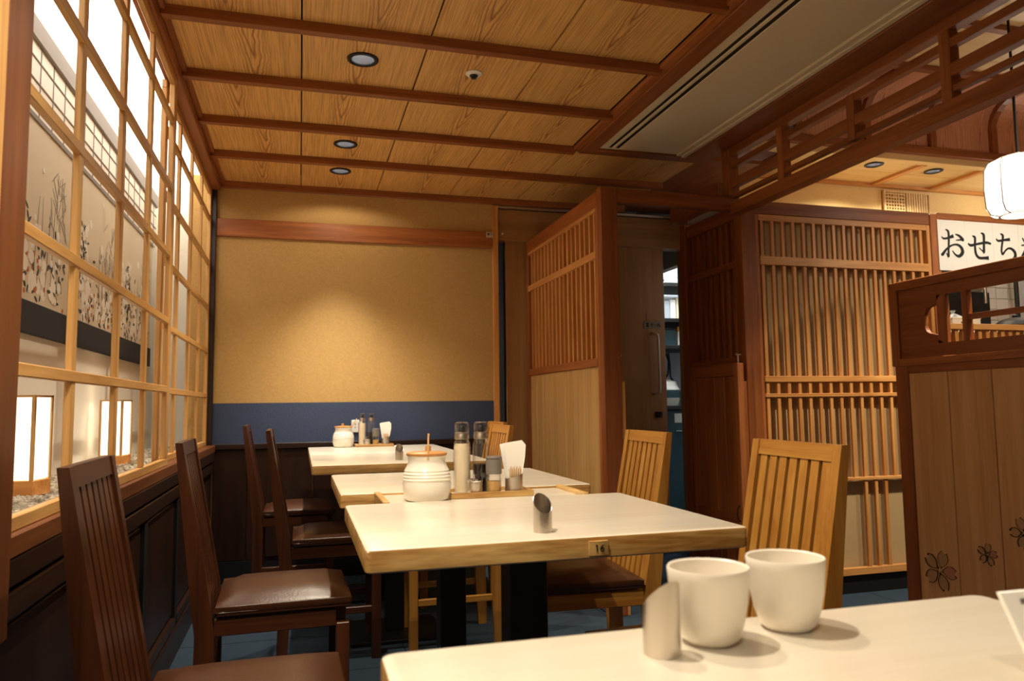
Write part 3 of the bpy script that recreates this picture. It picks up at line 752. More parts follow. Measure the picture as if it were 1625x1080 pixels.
# the two cups
def make_cup(label):
    t = thing('tea_cup', label, 'cup', (0, 0, 0), 'cream stoneware cups')
    mk('body', G().lathe([(0, .0), (.0215, .0), (.0225, .0015), (.0265, .005), (.0312, .018), (.0350, .037), (.0372, .059), (.0378, .0665), (.0370, .0683), (.0354, .0672), (.0340, .054), (.0312, .034), (.0255, .0135), (.017, .0085), (0, .008)], (0, 0, 0), 56), M['cup'], t)
    return t
cu = make_cup('cream stoneware cup standing next to the steel bill holder')
place(cu, (.3680, .640, .730), 0)
dup(cu, (.4620, .655, .730), .6, 'cream stoneware cup farther right, beside the honey wood chair')
# printed paper packets at the right edge
pk = thing('paper_packet', 'white printed paper packet leaning upright at the right edge of the nearest table', 'packet', (0, 0, 0))
g = G(); g.add([(0, 0, 0), (.085, -.004, 0), (.078, .02, .062), (-.010, .022, .062), (0, .004, 0), (.085, 0, 0), (.078, .024, .062), (-.010, .026, .062)],
               [(3, 2, 1, 0), (4, 5, 6, 7), (0, 1, 5, 4), (1, 2, 6, 5), (2, 3, 7, 6), (3, 0, 4, 7)])
mk('sleeve', g, M['napkin'], pk)
g = G()
for (x, z, w_, h_) in ((.006, .053, .010, .004), (.030, .030, .03, .004), (.030, .020, .025, .003)):
    y = z / .062 * .022 - .0008
    g.add([(x, y - .0005, z), (x + w_, y - .0005, z), (x + w_, y + .0008, z + h_), (x, y + .0008, z + h_)], [(0, 1, 2, 3)])
stuff(mk('print', g, M['greycap'], pk))
place(pk, (.561, .474, .7305), 0)
pk2 = thing('paper_packet', 'white printed paper packet lying flat below the upright packet', 'packet', (0, 0, 0))
bx('sleeve', (-.03, .06), (-.03, .03), (0, .004), M['napkin'], pk2, .001)
for k in range(3): bx('print', (-.018, .035 - .01 * k), (-.006 + k * .01, -.003 + k * .01), (.004, .0045), M['ink'], pk2)
place(pk2, (.575, .438, .7302), math.radians(-62))

# ================================================================== SLATTED SCREENS
def planks(par, axis, fixed, a0, a1, n, z, mat, bev=.002):
    st = (a1 - a0) / n
    for i in range(n):
        r = (a0 + i * st + .0012, a0 + (i + 1) * st - .0012)
        if axis == 'Y': bx('plank', fixed, r, z, mat, par, bev)
        else: bx('plank', r, fixed, z, mat, par, bev)
# screen A, left of the passage, running in depth
sa = thing('lattice_screen', 'slatted wooden screen with pale plank base left of the passage', 'screen', (1.37, 3.8, 0))
xa = 1.34
bx('post', (xa, xa + .085), (3.195, 3.245), (0, 1.965), M['beamZ'], sa, .003)
bx('post', (xa + .005, xa + .075), (4.375, YB - .025), (0, 1.955), M['beamZ'], sa, .003)
bx('top_beam', (xa, xa + .075), (3.245, 4.375), (1.885, 1.955), M['screenY'], sa, .003)
bx('inner_stile', (xa + .004, xa + .034), (3.246, 3.276), (.06, 1.884), M['screenZ'], sa, .002)
bx('top_rail', (xa + .004, xa + .034), (3.276, 4.375), (1.866, 1.884), M['slatY'], sa, .002)
bx('mid_rail', (xa + .002, xa + .030), (3.276, 4.375), (1.640, 1.676), M['slatY'], sa, .002)
bx('sill_rail', (xa + .002, xa + .034), (3.276, 4.375), (1.126, 1.166), M['screenY'], sa, .002)
for i in range(17):
    y = 3.300 + i * .0635
    bx('slat', (xa + .010, xa + .030), (y, y + .017), (1.166, 1.866), M['slatZ'], sa, .001)
planks(sa, 'Y', (xa + .012, xa + .030), 3.276, 4.375, 9, (.06, 1.126), M['plankZ'])
bx('bottom_rail', (xa + .004, xa + .034), (3.276, 4.375), (.02, .06), M['screenY'], sa)
bx('backing', (xa + .032, xa + .037), (3.276, 4.375), (1.166, 1.866), M['beamZ'], sa)
# header over the passage
struct(bx('trim_7', (1.425, 2.085), (3.20, 3.245), (1.893, 1.963), M['beamX'], None, .003))
# screen B, facing the dining area
sb = thing('lattice_screen', 'wide slatted wooden screen with beige backing behind the nearest honey chair', 'screen', (2.7, 3.22, 0))
bx('post', (2.085, 2.165), (3.195, 3.265), (0, 1.955), M['beamZ'], sb, .003)
bx('post', (3.240, 3.300), (3.195, 3.255), (0, 1.945), M['screenZ'], sb, .003)
bx('top_beam', (2.165, 3.240), (3.200, 3.255), (1.884, 1.950), M['beamX'], sb, .003)
bx('inner_stile', (2.166, 2.186), (3.200, 3.235), (.10, 1.883), M['screenZ'], sb, .002)
bx('inner_stile', (3.216, 3.239), (3.200, 3.235), (.10, 1.883), M['slatZ'], sb, .002)
bx('top_rail', (2.186, 3.216), (3.200, 3.235), (1.852, 1.883), M['slatX'], sb, .002)
for z0, z1 in ((1.628, 1.672), (1.046, 1.076), (.972, .990), (.552, .568), (.090, .125)):
    bx('rail', (2.186, 3.216), (3.196, 3.226), (z0, z1), M['slatX'], sb, .002)
for i in range(17):
    x = 2.196 + i * .0608
    bx('slat', (x, x + .018), (3.202, 3.218), (.568 if i not in (9, 10, 11) else .125, 1.852), M['slatZ'], sb, .001)
bx('backing', (2.186, 3.216), (3.238, 3.243), (.09, 1.883), M['backcloth'], sb)
bx('kick_board', (2.165, 3.240), (3.212, 3.245), (0, .088), M['black'], sb)
# screen C, the right side of the passage
sc = thing('lattice_screen', 'narrow dark slatted screen on the right side of the passage', 'screen', (2.09, 3.55, 0))
xc = 2.085
bx('post', (xc - .01, xc + .06), (3.74, 3.80), (0, 1.955), M['beamZ'], sc, .003)
bx('top_beam', (xc, xc + .05), (3.266, 3.74), (1.865, 1.935), M['beamY'], sc, .003)
bx('mid_rail', (xc + .002, xc + .034), (3.266, 3.74), (1.620, 1.655), M['beamY'], sc, .002)
bx('sill_rail', (xc + .002, xc + .034), (3.266, 3.74), (1.135, 1.175), M['beamY'], sc, .002)
for i in range(8):
    y = 3.285 + i * .057
    bx('slat', (xc + .012, xc + .030), (y, y + .022), (1.175, 1.865), M['beamZ'], sc, .001)
planks(sc, 'Y', (xc + .012, xc + .030), 3.266, 3.74, 4, (.03, 1.135), M['beamZ'])
bx('backing', (xc + .032, xc + .038), (3.266, 3.74), (1.175, 1.865), M['beamZ'], sc)
bx('bracket_beam', (2.02, 2.08), (3.29, 3.80), (1.96, 2.06), M['beamY'], sc, .003)
# swing half doors
def half_door(x0, x1, y0, y1, label):
    t = thing('half_door', label, 'door', ((x0 + x1) / 2, y0, .36))
    bx('stile', (x0, x1), (y0, y0 + .035), (.36, 1.135), M['screenZ'], t, .003)
    bx('stile', (x0, x1), (y1 - .035, y1), (.36, 1.135), M['beamZ'], t, .003)
    bx('rail', (x0, x1), (y0 + .035, y1 - .035), (1.075, 1.135), M['beamY'], t, .002)
    bx('rail', (x0, x1), (y0 + .035, y1 - .035), (.36, .42), M['beamY'], t, .002)
    n = 4; st = (y1 - y0 - .07) / n
    for i in range(n): bx('plank', (x0 + .006, x1 - .006), (y0 + .035 + i * st + .001, y0 + .035 + (i + 1) * st - .001), (.42, 1.075), M['beamZ'], t, .002)
    p = mk('pivot_pin', G().lathe([(.004, 1.135), (.004, 1.172), (.014, 1.173), (.014, 1.178), (0, 1.179)], ((x0 + x1) / 2, y0 + .018, 0), 14), M['steel'], t)
    mk('finger_pull', G().tube([(x0 - .001, y0 + .02, .47), (x0 - .014, y0 + .02, .455), (x0 - .016, y0 + .02, .43), (x0 - .012, y0 + .02, .405), (x0 - .001, y0 + .02, .395)], .003, 8), M['steelblack'], t)
    return t
half_door(1.432, 1.468, 3.26, 3.62, 'swing half door folded back beside the left passage post, seen edge on')
half_door(1.985, 2.020, 3.12, 3.56, 'dark wooden swing half door with planks in front of the narrow slatted screen')
struct(bx('trim_8', (1.428, 1.445), (3.20, 3.24), (0, 1.05), M['slatZ'], None, .002))
struct(bx('trim_9', (2.058, 2.080), (3.19, 3.225), (0, 1.05), M['screenZ'], None, .002))

# ================================================================== OPEN TRANSOM ABOVE THE AISLE (runs in depth)
tl = thing('transom_lattice', 'long open wooden lattice transom running under the ceiling right of the air diffuser', 'lattice', (2.04, 1.2, 1.87))
y0, y1 = -1.6, 3.19
bx('bottom_beam', (2.022, 2.082), (y0, y1), (1.866, 1.924), M['beamY'], tl, .003)
bx('thin_rail', (2.034, 2.060), (y0, y1), (1.948, 1.969), M['beamY'], tl, .002)
bx('mid_beam', (2.030, 2.066), (y0, y1), (2.001, 2.043), M['beamY'], tl, .002)
bx('top_rail', (2.032, 2.062), (y0, y1), (2.098, 2.128), M['beamY'], tl, .002)
bx('top_beam', (2.026, 2.074), (y0, y1), (2.160, 2.234), M['beamY'], tl, .003)
for k in range(11):
    y = 2.79 - k * .443
    lo, hi = (1.924, 2.16) if k % 2 == 0 else (1.948, 2.128)
    bx('strut', (2.028, 2.070), (y - .021, y + .021), (lo, hi), M['screenZ'] if k % 2 == 0 else M['beamZ'], tl, .002)
bx('end_post', (2.022, 2.082), (3.19, 3.25), (1.965, 2.20), M['beamZ'], tl, .003)

# ================================================================== HALL BEYOND THE TRANSOM
YW = 4.0
wf = struct(bx('wall_far', (2.50, 6.2), (YW, YW + .08), (1.90, 2.36), M['cream']))
struct(bx('wall_far_side', (2.50, 2.56), (YW + .08, 5.6), (1.9, 2.6), M['kwall']))
# low coffered soffit
sf = struct(bx('ceiling_soffit', (2.10, 6.2), (3.52, YW), (2.43, 2.45), M['beamX']))
RX = [2.66 + .462 * k for k in range(8)]
for xa_, xb_ in zip(RX[:-1], RX[1:]):
    xm = (xa_ + xb_) / 2
    hole = [h for h in ((3.30, 3.64), (3.76, 3.66)) if xa_ < h[0] < xb_]
    if hole: mk('coffer_panel', board_with_hole(xa_ + .01, xb_ - .01, 3.55, 3.752, hole[0][0], hole[0][1], .045, 2.362), M['soffit'], sf)
    else: bx('coffer_panel', (xa_ + .01, xb_ - .01), (3.55, 3.752), (2.362, 2.372), M['soffit'], sf)
    bx('coffer_panel', (xa_ + .01, xb_ - .01), (3.756, YW - .02), (2.362, 2.372), M['soffit'], sf)
for x in RX: bx('coffer_beam', (x - .022, x + .022), (3.55, YW - .02), (2.345, 2.385), M['slatY'], sf, .002)
bx('coffer_border', (2.10, 6.2), (YW - .035, YW - .002), (2.342, 2.385), M['slatX'], sf, .002)
bx('coffer_border', (2.10, 6.2), (3.50, 3.56), (2.350, 2.400), M['soffit'], sf, .002)
# cove: upright boards curving into the upper ceiling
cv = struct(empty('ceiling_cove', (4.0, 3.5, 2.4)))
arc = [(3.50, 2.395), (3.50, 2.585)] + [(3.50 - .17 * (1 - math.cos(a)), 2.585 + .17 * math.sin(a)) for a in [math.radians(d) for d in (15, 30, 45, 60, 75, 90)]] + [(3.20, 2.755)]
def sheet(x0_, x1_, d):
    inn = [(y + d, z + d * .2) for y, z in arc]
    return G().prism(arc + inn[::-1], 0, x0_, x1_)
for xa_, xb_ in zip(RX[:-1], RX[1:]):
    xm = (xa_ + xb_) / 2
    for p, q in ((xa_, xm), (xm, xb_)):
        mk('cove_board', sheet(p + .001, q - .001, .015), M['cove'], cv, None, False)
for x in RX:
    inn = [(y - .030 if z < 2.60 else y - .02, z - (.0 if z < 2.60 else .025)) for y, z in arc]
    mk('cove_rib', G().prism(arc + inn[::-1], 0, x - .02, x + .02), M['beamZ'], cv)
bx('cove_sill', (2.10, 6.2), (3.462, 3.50), (2.385, 2.432), M['beamX'], cv, .003)
# upper ceiling of the hall
uc = struct(bx('ceiling_hall', (2.09, 6.2), (-1.6, 3.30), (2.84, 2.90), M['shadowgap']))
for i, xa_ in enumerate([2.12 + .46 * k for k in range(8)]):
    for j in range(5):
        ya_ = 3.20 - j * .9
        if xa_ < 3.18 < xa_ + .455 and ya_ - .895 < 2.86 < ya_: mk('hall_ceiling_panel', board_with_hole(xa_, xa_ + .455, ya_ - .895, ya_, 3.18, 2.86, .047, 2.765), M['soffit'], uc)
        else: bx('hall_ceiling_panel', (xa_, xa_ + .455), (ya_ - .895, ya_), (2.765, 2.785), M['soffit'], uc)
for j in range(9): bx('hall_ceiling_beam', (2.10, 5.8), (3.19 - j * .45 - .02, 3.19 - j * .45 + .02), (2.735, 2.766), M['beamX'], uc, .002)
for k in range(8): bx('hall_ceiling_beam', (2.12 + .46 * k - .02, 2.12 + .46 * k + .02), (-1.2, 3.17), (2.740, 2.765), M['beamY'], uc, .002)
struct(bx('wall_over_transom', (2.03, 2.09), (-1.6, 3.60), (2.236, 2.86), M['beamY']))
downlight(3.30, 3.64, 2.362, 'black rimmed downlight in the pale coffered soffit, left of the pair', .95)
downlight(3.76, 3.66, 2.362, 'black rimmed downlight in the pale coffered soffit, right of the pair', .95)
downlight(3.18, 2.86, 2.765, 'black rimmed downlight seen through the lattice transom at the top right')
# vent grille
vg = thing('vent_grille', 'pale vent grille on the cream wall, half square lattice and half upright bars', 'vent', (3.85, YW, 2.26))
gx0, gx1, gz0, gz1 = 3.672, 4.045, 2.150, 2.330
bx('backing', (gx0, gx1), (YW - .004, YW), (gz0, gz1), M['black'], vg)
for z in (gz0, gz1 - .014): bx('frame', (gx0, gx1), (YW - .022, YW - .004), (z, z + .014), M['soffit'], vg, .001)
for x in (gx0, gx1 - .012): bx('frame', (x, x + .012), (YW - .022, YW - .004), (gz0 + .014, gz1 - .014), M['soffit'], vg, .001)
for i in range(8): bx('lattice_bar', (gx0 + .012 + i * .0215, gx0 + .020 + i * .0215), (YW - .018, YW - .004), (gz0 + .014, gz1 - .014), M['soffit'], vg)
for i in range(7): bx('lattice_bar', (gx0 + .012, gx0 + .172), (YW - .0185, YW - .004), (gz0 + .020 + i * .022, gz0 + .028 + i * .022), M['soffit'], vg)
for i in range(9): bx('upright_bar', (gx0 + .184 + i * .0195, gx0 + .197 + i * .0195), (YW - .018, YW - .004), (gz0 + .014, gz1 - .014), M['soffit'], vg)
# pendant lantern
pl = thing('pendant_lantern', 'round white paper pendant lantern on a black cord at the right edge', 'pendant lamp', (3.156, 2.6, 1.92))
c = (3.156, 2.6, 1.915)
sh = mk('shade', G().lathe([(.085, -.128), (.118, -.118), (.135, -.085), (.139, 0), (.135, .085), (.118, .118), (.085, .128)], c, 40), M['lantern'], pl)
for k in range(8):
    a = 2 * PI * k / 8 + .2
    mk('rib', G().tube([(c[0] + r * math.cos(a), c[1] + r * math.sin(a), c[2] + z) for r, z in ((.086, -.130), (.122, -.121), (.1390, -.087), (.1430, 0), (.1390, .087), (.122, .121), (.086, .130))], .0032, 6), M['greycap'], pl)
for z in (-.132, .128): mk('rim', G().lathe([(.080, z), (.090, z), (.090, z + .006), (.080, z + .006), (.080, z)], c, 36, False), M['white'], pl)
mk('top_cap', G().lathe([(.088, .134), (.05, .142), (.012, .146), (.010, .160), (0, .160)], c, 28), M['white'], pl)
mk('cord', G().tube([(c[0], c[1], c[2] + .158), (c[0], c[1], 2.76)], .006, 8), M['black'], pl)
dup(pl, (4.0, 2.3, 1.95), 0, 'second round white paper pendant lantern, added out of view to light the hall')  # unseen extra lantern, added so its glow reaches the cove

# ================================================================== SIGN AND COUNTER
struct(bx('trim_10', (3.30, 5.6), (3.20, 3.24), (1.925, 1.955), M['screenX'], None, .002))
hs = thing('hanging_sign', 'white hanging sign with large black brush lettering right of the slatted screen', 'sign', (3.56, 3.19, 1.64))
SIGN = {'o': [[(3.3038, 1.8222, 0.0034), (3.318, 1.8124, 0.0086), (3.3484, 1.8174, 0.0097), (3.3837, 1.8297, 0.0172)], [(3.3325, 1.8622, 0.0041), (3.3509, 1.8509, 0.011), (3.3509, 1.8052, 0.0103), (3.3453, 1.7489, 0.0097), (3.3426, 1.7138, 0.0124)], [(3.3423, 1.7103, 0.0069), (3.3292, 1.7342, 0.0028)], [(3.3013, 1.733, 0.0041), (3.3028, 1.7243, 0.0138), (3.3306, 1.7535, 0.0097), (3.3711, 1.7781, 0.0076), (3.4102, 1.7817, 0.0097), (3.4348, 1.7635, 0.0145), (3.4372, 1.7389, 0.0172), (3.4141, 1.7204, 0.0138), (3.3888, 1.728, 0.0069), (3.371, 1.7483, 0.0028)], [(3.3975, 1.8399, 0.0034), (3.4228, 1.8316, 0.0103), (3.4431, 1.8132, 0.0155), (3.4424, 1.8044, 0.0103)], [(3.4364, 1.8111, 0.0069), (3.3992, 1.8069, 0.0034)]],
'se': [[(3.4807, 1.7938, 0.0052), (3.4974, 1.7833, 0.0121), (3.5465, 1.7934, 0.0103), (3.6048, 1.8033, 0.0124), (3.6377, 1.7977, 0.009)], [(3.5126, 1.8361, 0.0052), (3.5294, 1.8263, 0.0121), (3.526, 1.7853, 0.011), (3.5289, 1.7394, 0.0124), (3.549, 1.7173, 0.0117), (3.5843, 1.717, 0.0124), (3.6155, 1.719, 0.0166)], [(3.5714, 1.8551, 0.0034), (3.5905, 1.8454, 0.0131), (3.5889, 1.7989, 0.0117), (3.585, 1.7525, 0.0131), (3.5799, 1.7434, 0.0034)], [(3.5827, 1.7506, 0.0055), (3.5536, 1.7724, 0.0028)]],
'chi': [[(3.676, 1.8282, 0.0048), (3.6908, 1.8174, 0.0103), (3.7319, 1.8237, 0.0103), (3.7732, 1.8293, 0.0152)], [(3.7079, 1.8585, 0.0041), (3.7249, 1.8468, 0.0124), (3.7168, 1.805, 0.0103), (3.7088, 1.7652, 0.0103), (3.7134, 1.7403, 0.009)], [(3.7134, 1.7403, 0.009), (3.7455, 1.7722, 0.0076), (3.7733, 1.7788, 0.0097), (3.799, 1.762, 0.0145), (3.8036, 1.737, 0.0152), (3.7812, 1.7144, 0.0124), (3.7439, 1.7021, 0.0062), (3.7213, 1.7012, 0.0028)]],
'ryo': [[(3.862, 1.842, .005), (3.878, 1.820, .010)], [(3.925, 1.846, .004), (3.908, 1.818, .009)], [(3.852, 1.800, .006), (3.935, 1.806, .009)], [(3.893, 1.866, .006), (3.893, 1.715, .010)], [(3.890, 1.795, .010), (3.852, 1.735, .012)], [(3.898, 1.790, .008), (3.925, 1.765, .010)],
        [(3.945, 1.85, .006), (3.962, 1.835, .011)], [(3.943, 1.815, .006), (3.958, 1.80, .011)], [(3.935, 1.765, .006), (4.02, 1.785, .012)], [(3.985, 1.868, .006), (3.985, 1.715, .011)]]}
for (k, a, b) in (('o', 3.281, 3.4655), ('se', 3.467, 3.6535), ('chi', 3.655, 3.8345), ('ryo', 3.836, 4.03)):
    p = bx('sign_panel', (a, b), (3.190, 3.194), (1.640, 1.915), M['napkin'], hs)
    strokes('lettering', [[(a_, b_, w_ * .60) for a_, b_, w_ in q_] for q_ in SIGN[k]], M['ink'], p, 3.190)
# counter with slatted front
ct = thing('serving_counter', 'wooden serving counter with slatted front under the sign', 'counter', (4.2, 3.4, 0))
bx('top_rail', (3.302, 5.4), (3.196, 3.236), (1.324, 1.356), M['slatX'], ct, .002)
for i in range(36): bx('slat', (3.318 + i * .0525, 3.342 + i * .0525), (3.205, 3.228), (.95, 1.324), M['slatZ'], ct, .001)
bx('low_rail', (3.302, 5.4), (3.198, 3.234), (.90, .95), M['screenX'], ct, .002)
bx('front_board', (3.302, 5.4), (3.240, 3.256), (0, 1.30), M['beamX'], ct)
bx('worktop', (3.302, 5.4), (3.256, 3.80), (1.285, 1.318), M['steel'], ct, .002)
# things behind the counter
struct(bx('wall_kitchen', (2.50, 6.2), (YW + .0, YW + .08), (0, 1.90), M['kwall']))
hk = thing('black_range_hood', 'black range cabinet with a steel edge behind the counter', 'range hood', (4.08, 3.9, 1.33))
bx('cabinet', (3.62, 4.30), (3.805, 3.98), (1.318, 1.64), M['black'], hk, .004)
bx('lintel', (3.62, 4.30), (3.76, 3.98), (1.72, 1.95), M['black'], hk, .004)
bx('steel_edge', (3.62, 4.22), (3.755, 3.775), (1.650, 1.668), M['steel'], hk, .003)
bx('upright_bar', (4.205, 4.222), (3.750, 3.765), (1.56, 1.69), M['steel'], hk, .003)
tp = struct(bx('wall_tile_strip', (4.302, 4.62), (3.86, 3.998), (1.318, 1.90), M['niche']))
for r_ in range(8):
    for q_ in range(3): bx('tile', (4.304 + q_ * .105, 4.405 + q_ * .105), (3.852, 3.860), (1.322 + r_ * .072, 1.390 + r_ * .072), M['tile'], tp, .002)
pole = thing('steel_pole', 'upright dark steel pole in front of the white kitchen tiles', 'pole', (4.52, 3.80, 1.318))
mk('tube', G().tube([(4.52, 3.80, 1.318), (4.52, 3.80, 1.90)], .014, 12), M['steelblack'], pole)
mk('foot', G().lathe([(.03, 1.318), (.03, 1.324), (.014, 1.328)], (4.52, 3.80, 0), 16), M['steel'], pole)
for k in range(2):
    cb = thing('carton_box', ('pale carton box at the bottom of the stack seen through the partition opening', 'pale carton box on top of the stack seen through the partition opening')[k], 'box', (3.60, 3.42, 1.318 + k * .046), 'carton boxes on the counter')
    bx('body', (3.50, 3.70), (3.34, 3.50), (1.3185 + k * .046, 1.360 + k * .046), M['carton'], cb, .003)
    bx('flap', (3.498, 3.702), (3.338, 3.502), (1.3545 + k * .046, 1.3635 + k * .046), M['carton'], cb, .002)
    bx('print', (3.56, 3.61), (3.337, 3.341), (1.330 + k * .046, 1.338 + k * .046), M['ink'], cb)
ph = thing('printer', 'dark desktop printer with white paper above the carton boxes', 'printer', (3.60, 3.6, 1.318))
bx('body', (3.50, 3.70), (3.54, 3.72), (1.319, 1.47), M['steelblack'], ph, .006)
bx('paper', (3.53, 3.67), (3.60, 3.68), (1.47, 1.51), M['napkin'], ph)
bx('panel', (3.54, 3.64), (3.537, 3.541), (1.43, 1.455), M['greycap'], ph)
po = thing('black_pot', 'round black pot on the serving counter at the right edge', 'pot', (4.02, 3.40, 1.318))
mk('body', G().lathe([(0, 1.319), (.085, 1.319), (.108, 1.345), (.112, 1.375), (.104, 1.376), (0, 1.372)], (4.02, 3.40, 0), 32), M['steelblack'], po)
mk('lid', G().lathe([(.108, 1.3765), (.100, 1.392), (.07, 1.412), (.03, 1.422), (0, 1.424)], (4.02, 3.40, 0), 32), M['black'], po)
mk('knob', G().lathe([(.012, 1.421), (.016, 1.434), (.010, 1.440), (0, 1.441)], (4.02, 3.40, 0), 16), M['black'], po)
fd = thing('serving_dish', 'small white dish of orange food on the serving counter', 'dish', (3.78, 3.36, 1.318))
mk('dish', G().lathe([(0, 1.319), (.03, 1.319), (.045, 1.335), (.048, 1.350), (.045, 1.350), (.03, 1.328), (0, 1.326)], (3.80, 3.36, 0), 28), M['ceramic'], fd)
g = G()
for k in range(14):
    a = k * 2.4; r = .032 * math.sqrt(k / 14); g.lathe([(0, -.012), (.012, -.004), (.013, .005), (0, .013)], (3.80 + r * math.cos(a), 3.36 + r * math.sin(a), 1.344 + .02 * (1 - k / 14)), 7)
stuff(mk('food', g, M['porange'], fd))
pb = thing('plastic_bag', 'crumpled clear plastic bag on the black range cabinet', 'bag', (3.84, 3.68, 1.318))
bm = bmesh.new(); bmesh.ops.create_icosphere(bm, subdivisions=3, radius=1)
for v in bm.verts:
    n_ = 1 + .16 * math.sin(v.co.x * 9 + v.co.z * 7) * math.cos(v.co.y * 8)
    v.co = Vector((3.84 + v.co.x * .09 * n_, 3.66 + v.co.y * .05 * n_, 1.396 + max(v.co.z, -.95) * .075 * n_))
mk('sack', G().bm(bm), M['kwall'], pb, None, True)
mk('knot', G().lathe([(.014, 0), (.008, .012), (.016, .03), (0, .032)], (3.84, 3.66, 1.462), 10), M['kwall'], pb)

# ================================================================== RIGHT PARTITION WITH CLOUD CUT-OUT
bp = thing('booth_partition', 'tall plank partition with a cloud shaped cut-out and carved blossoms at the right', 'partition', (2.52, 1.2, 0))
x0, x1 = 2.500, 2.545
ye, ys_ = 2.717, -.75
bx('stile', (x0, x1), (2.672, ye), (1.096, 1.462), M['screenZ'], bp, .003)
bx('top_rail', (x0 - .004, x1 + .004), (ys_, 2.672), (1.425, 1.462), M['screenY'], bp, .003)
bx('mid_rail', (x0 - .002, x1 + .002), (ys_, 2.672), (1.096, 1.128), M['screenY'], bp, .003)
bx('lower_rail', (x0, x1), (ys_, 2.630), (1.064, 1.0955), M['beamY'], bp, .002)
bx('lower_post', (x0, x1), (2.630, 2.700), (0, 1.0955), M['beamZ'], bp, .003)
n = 17; st = .1995
for i in range(n):
    yb_ = 2.630 - i * st
    bx('plank', (x0 + .004, x0 + .020), (yb_ - st + .0016, yb_ - .0016), (.05, 1.064), M['boothZ'], bp, .002)
bx('backing', (x0 + .021, x1 - .004), (ys_, 2.630), (.05, 1.064), M['shadowgap'], bp)
bx('foot_rail', (x0, x1), (ys_, 2.630), (0, .05), M['beamY'], bp, .002)
# recessed board with the cut-out
def arcpts(cy, cz, r, a0, a1, n=6): return [(cy + r * math.cos(math.radians(a0 + (a1 - a0) * k / n)), cz + r * math.sin(math.radians(a0 + (a1 - a0) * k / n))) for k in range(n + 1)]
hole = []
yr = 1.15
hole += arcpts(2.440, 1.345, .033, 90, 0) + arcpts(2.500, 1.300, .036, 90, 0, 6) + arcpts(2.500, 1.258, .036, 0, -90, 6) + arcpts(2.440, 1.214, .033, 0, -90)
hole += arcpts(yr, 1.214, .033, 270, 180) + arcpts(yr - .06, 1.258, .036, 270, 180) + arcpts(yr - .06, 1.300, .036, 180, 90) + arcpts(yr, 1.345, .033, 180, 90)
bm = bmesh.new()
xo = x0 + .012
outer = [(ys_, 1.128), (2.672, 1.128), (2.672, 1.425), (ys_, 1.425)]
ov = [bm.verts.new((xo, a, b)) for a, b in outer]; hv = [bm.verts.new((xo, a, b)) for a, b in hole]
ed = [bm.edges.new((ov[i], ov[(i + 1) % 4])) for i in range(4)] + [bm.edges.new((hv[i], hv[(i + 1) % len(hv)])) for i in range(len(hv))]
bmesh.ops.triangle_fill(bm, use_beauty=True, edges=ed)
ex = bmesh.ops.extrude_face_region(bm, geom=list(bm.faces))
for e in ex['geom']:
    if isinstance(e, bmesh.types.BMVert): e.co.x += .020
mk('cutout_board', G().bm(bm), M['beamY'], bp)
for ya_, yb_ in ((2.425, 2.472), (2.322, 2.350), (2.020, 2.050), (1.74, 1.77), (1.46, 1.49)):
    bx('lattice_bar', (x0 + .012, x0 + .030) if yb_ > 2.4 else (x0 + .010, x0 + .034), (ya_, yb_), (1.180, 1.379), M['screenZ'], bp, .001)
for ya_, yb_ in ((1.49, 1.74), (1.77, 2.02), (2.05, 2.322)): bx('lattice_bar', (x0 + .014, x0 + .030), (ya_, yb_), (1.262, 1.284), M['screenY'], bp, .001)
# carved cherry blossoms on the planks
def blossom(yc, zc, r, rot):
    f = mk('carved_blossom', G().lathe([(0, -.001), (r * .07, 0), (0, .001)], (0, 0, 0), 8), M['carve'], bp) if False else None
    lines = []
    petals = []
    for k in range(5):
        a = rot + k * 2 * PI / 5
        def pt(u, v):
            return (yc + r * (u * math.cos(a) - v * math.sin(a)), zc + r * (u * math.sin(a) + v * math.cos(a)))
        ol = [pt(.16, .02), pt(.45, .26), pt(.75, .30), pt(1.0, .16), pt(.88, 0), pt(1.0, -.16), pt(.75, -.30), pt(.45, -.26), pt(.16, -.02)]
        petals.append(ol)
        w_ = max(.0007, r * .011)
        lines.append([(p[0], p[1], w_) for p in ol[:4]]); lines.append([(p[0], p[1], w_) for p in ol[5:]])
        lines.append([(p[0], p[1], w_ * .7) for p in (pt(.08, 0), pt(.22, 0))]); lines.append([(p[0], p[1], w_ * .7) for p in (pt(.1, .05), pt(.26, .08))])
        lines.append([(p[0], p[1], w_ * 1.3) for p in (pt(.99, .17), pt(.93, .08))])
    b = strokes('carved_blossom', lines, M['carve'], bp, x0 + .004, 'X', .0012)
    for k, ol in enumerate(petals):
        g = G(); n = len(ol); g.add([(x0 + .0036, p[0], p[1]) for p in ol] + [(x0 + .0042, p[0], p[1]) for p in ol], [tuple(range(n)), tuple(range(2 * n - 1, n - 1, -1))] + [(i, (i + 1) % n, n + (i + 1) % n, n + i) for i in range(n)])
        mk('petal', g, M['pink'] if k == 1 else M['petal'], b)
blossom(2.524, .262, .080, 1.9); blossom(2.297, .366, .042, 1.7); blossom(2.140, .470, .055, 1.2)

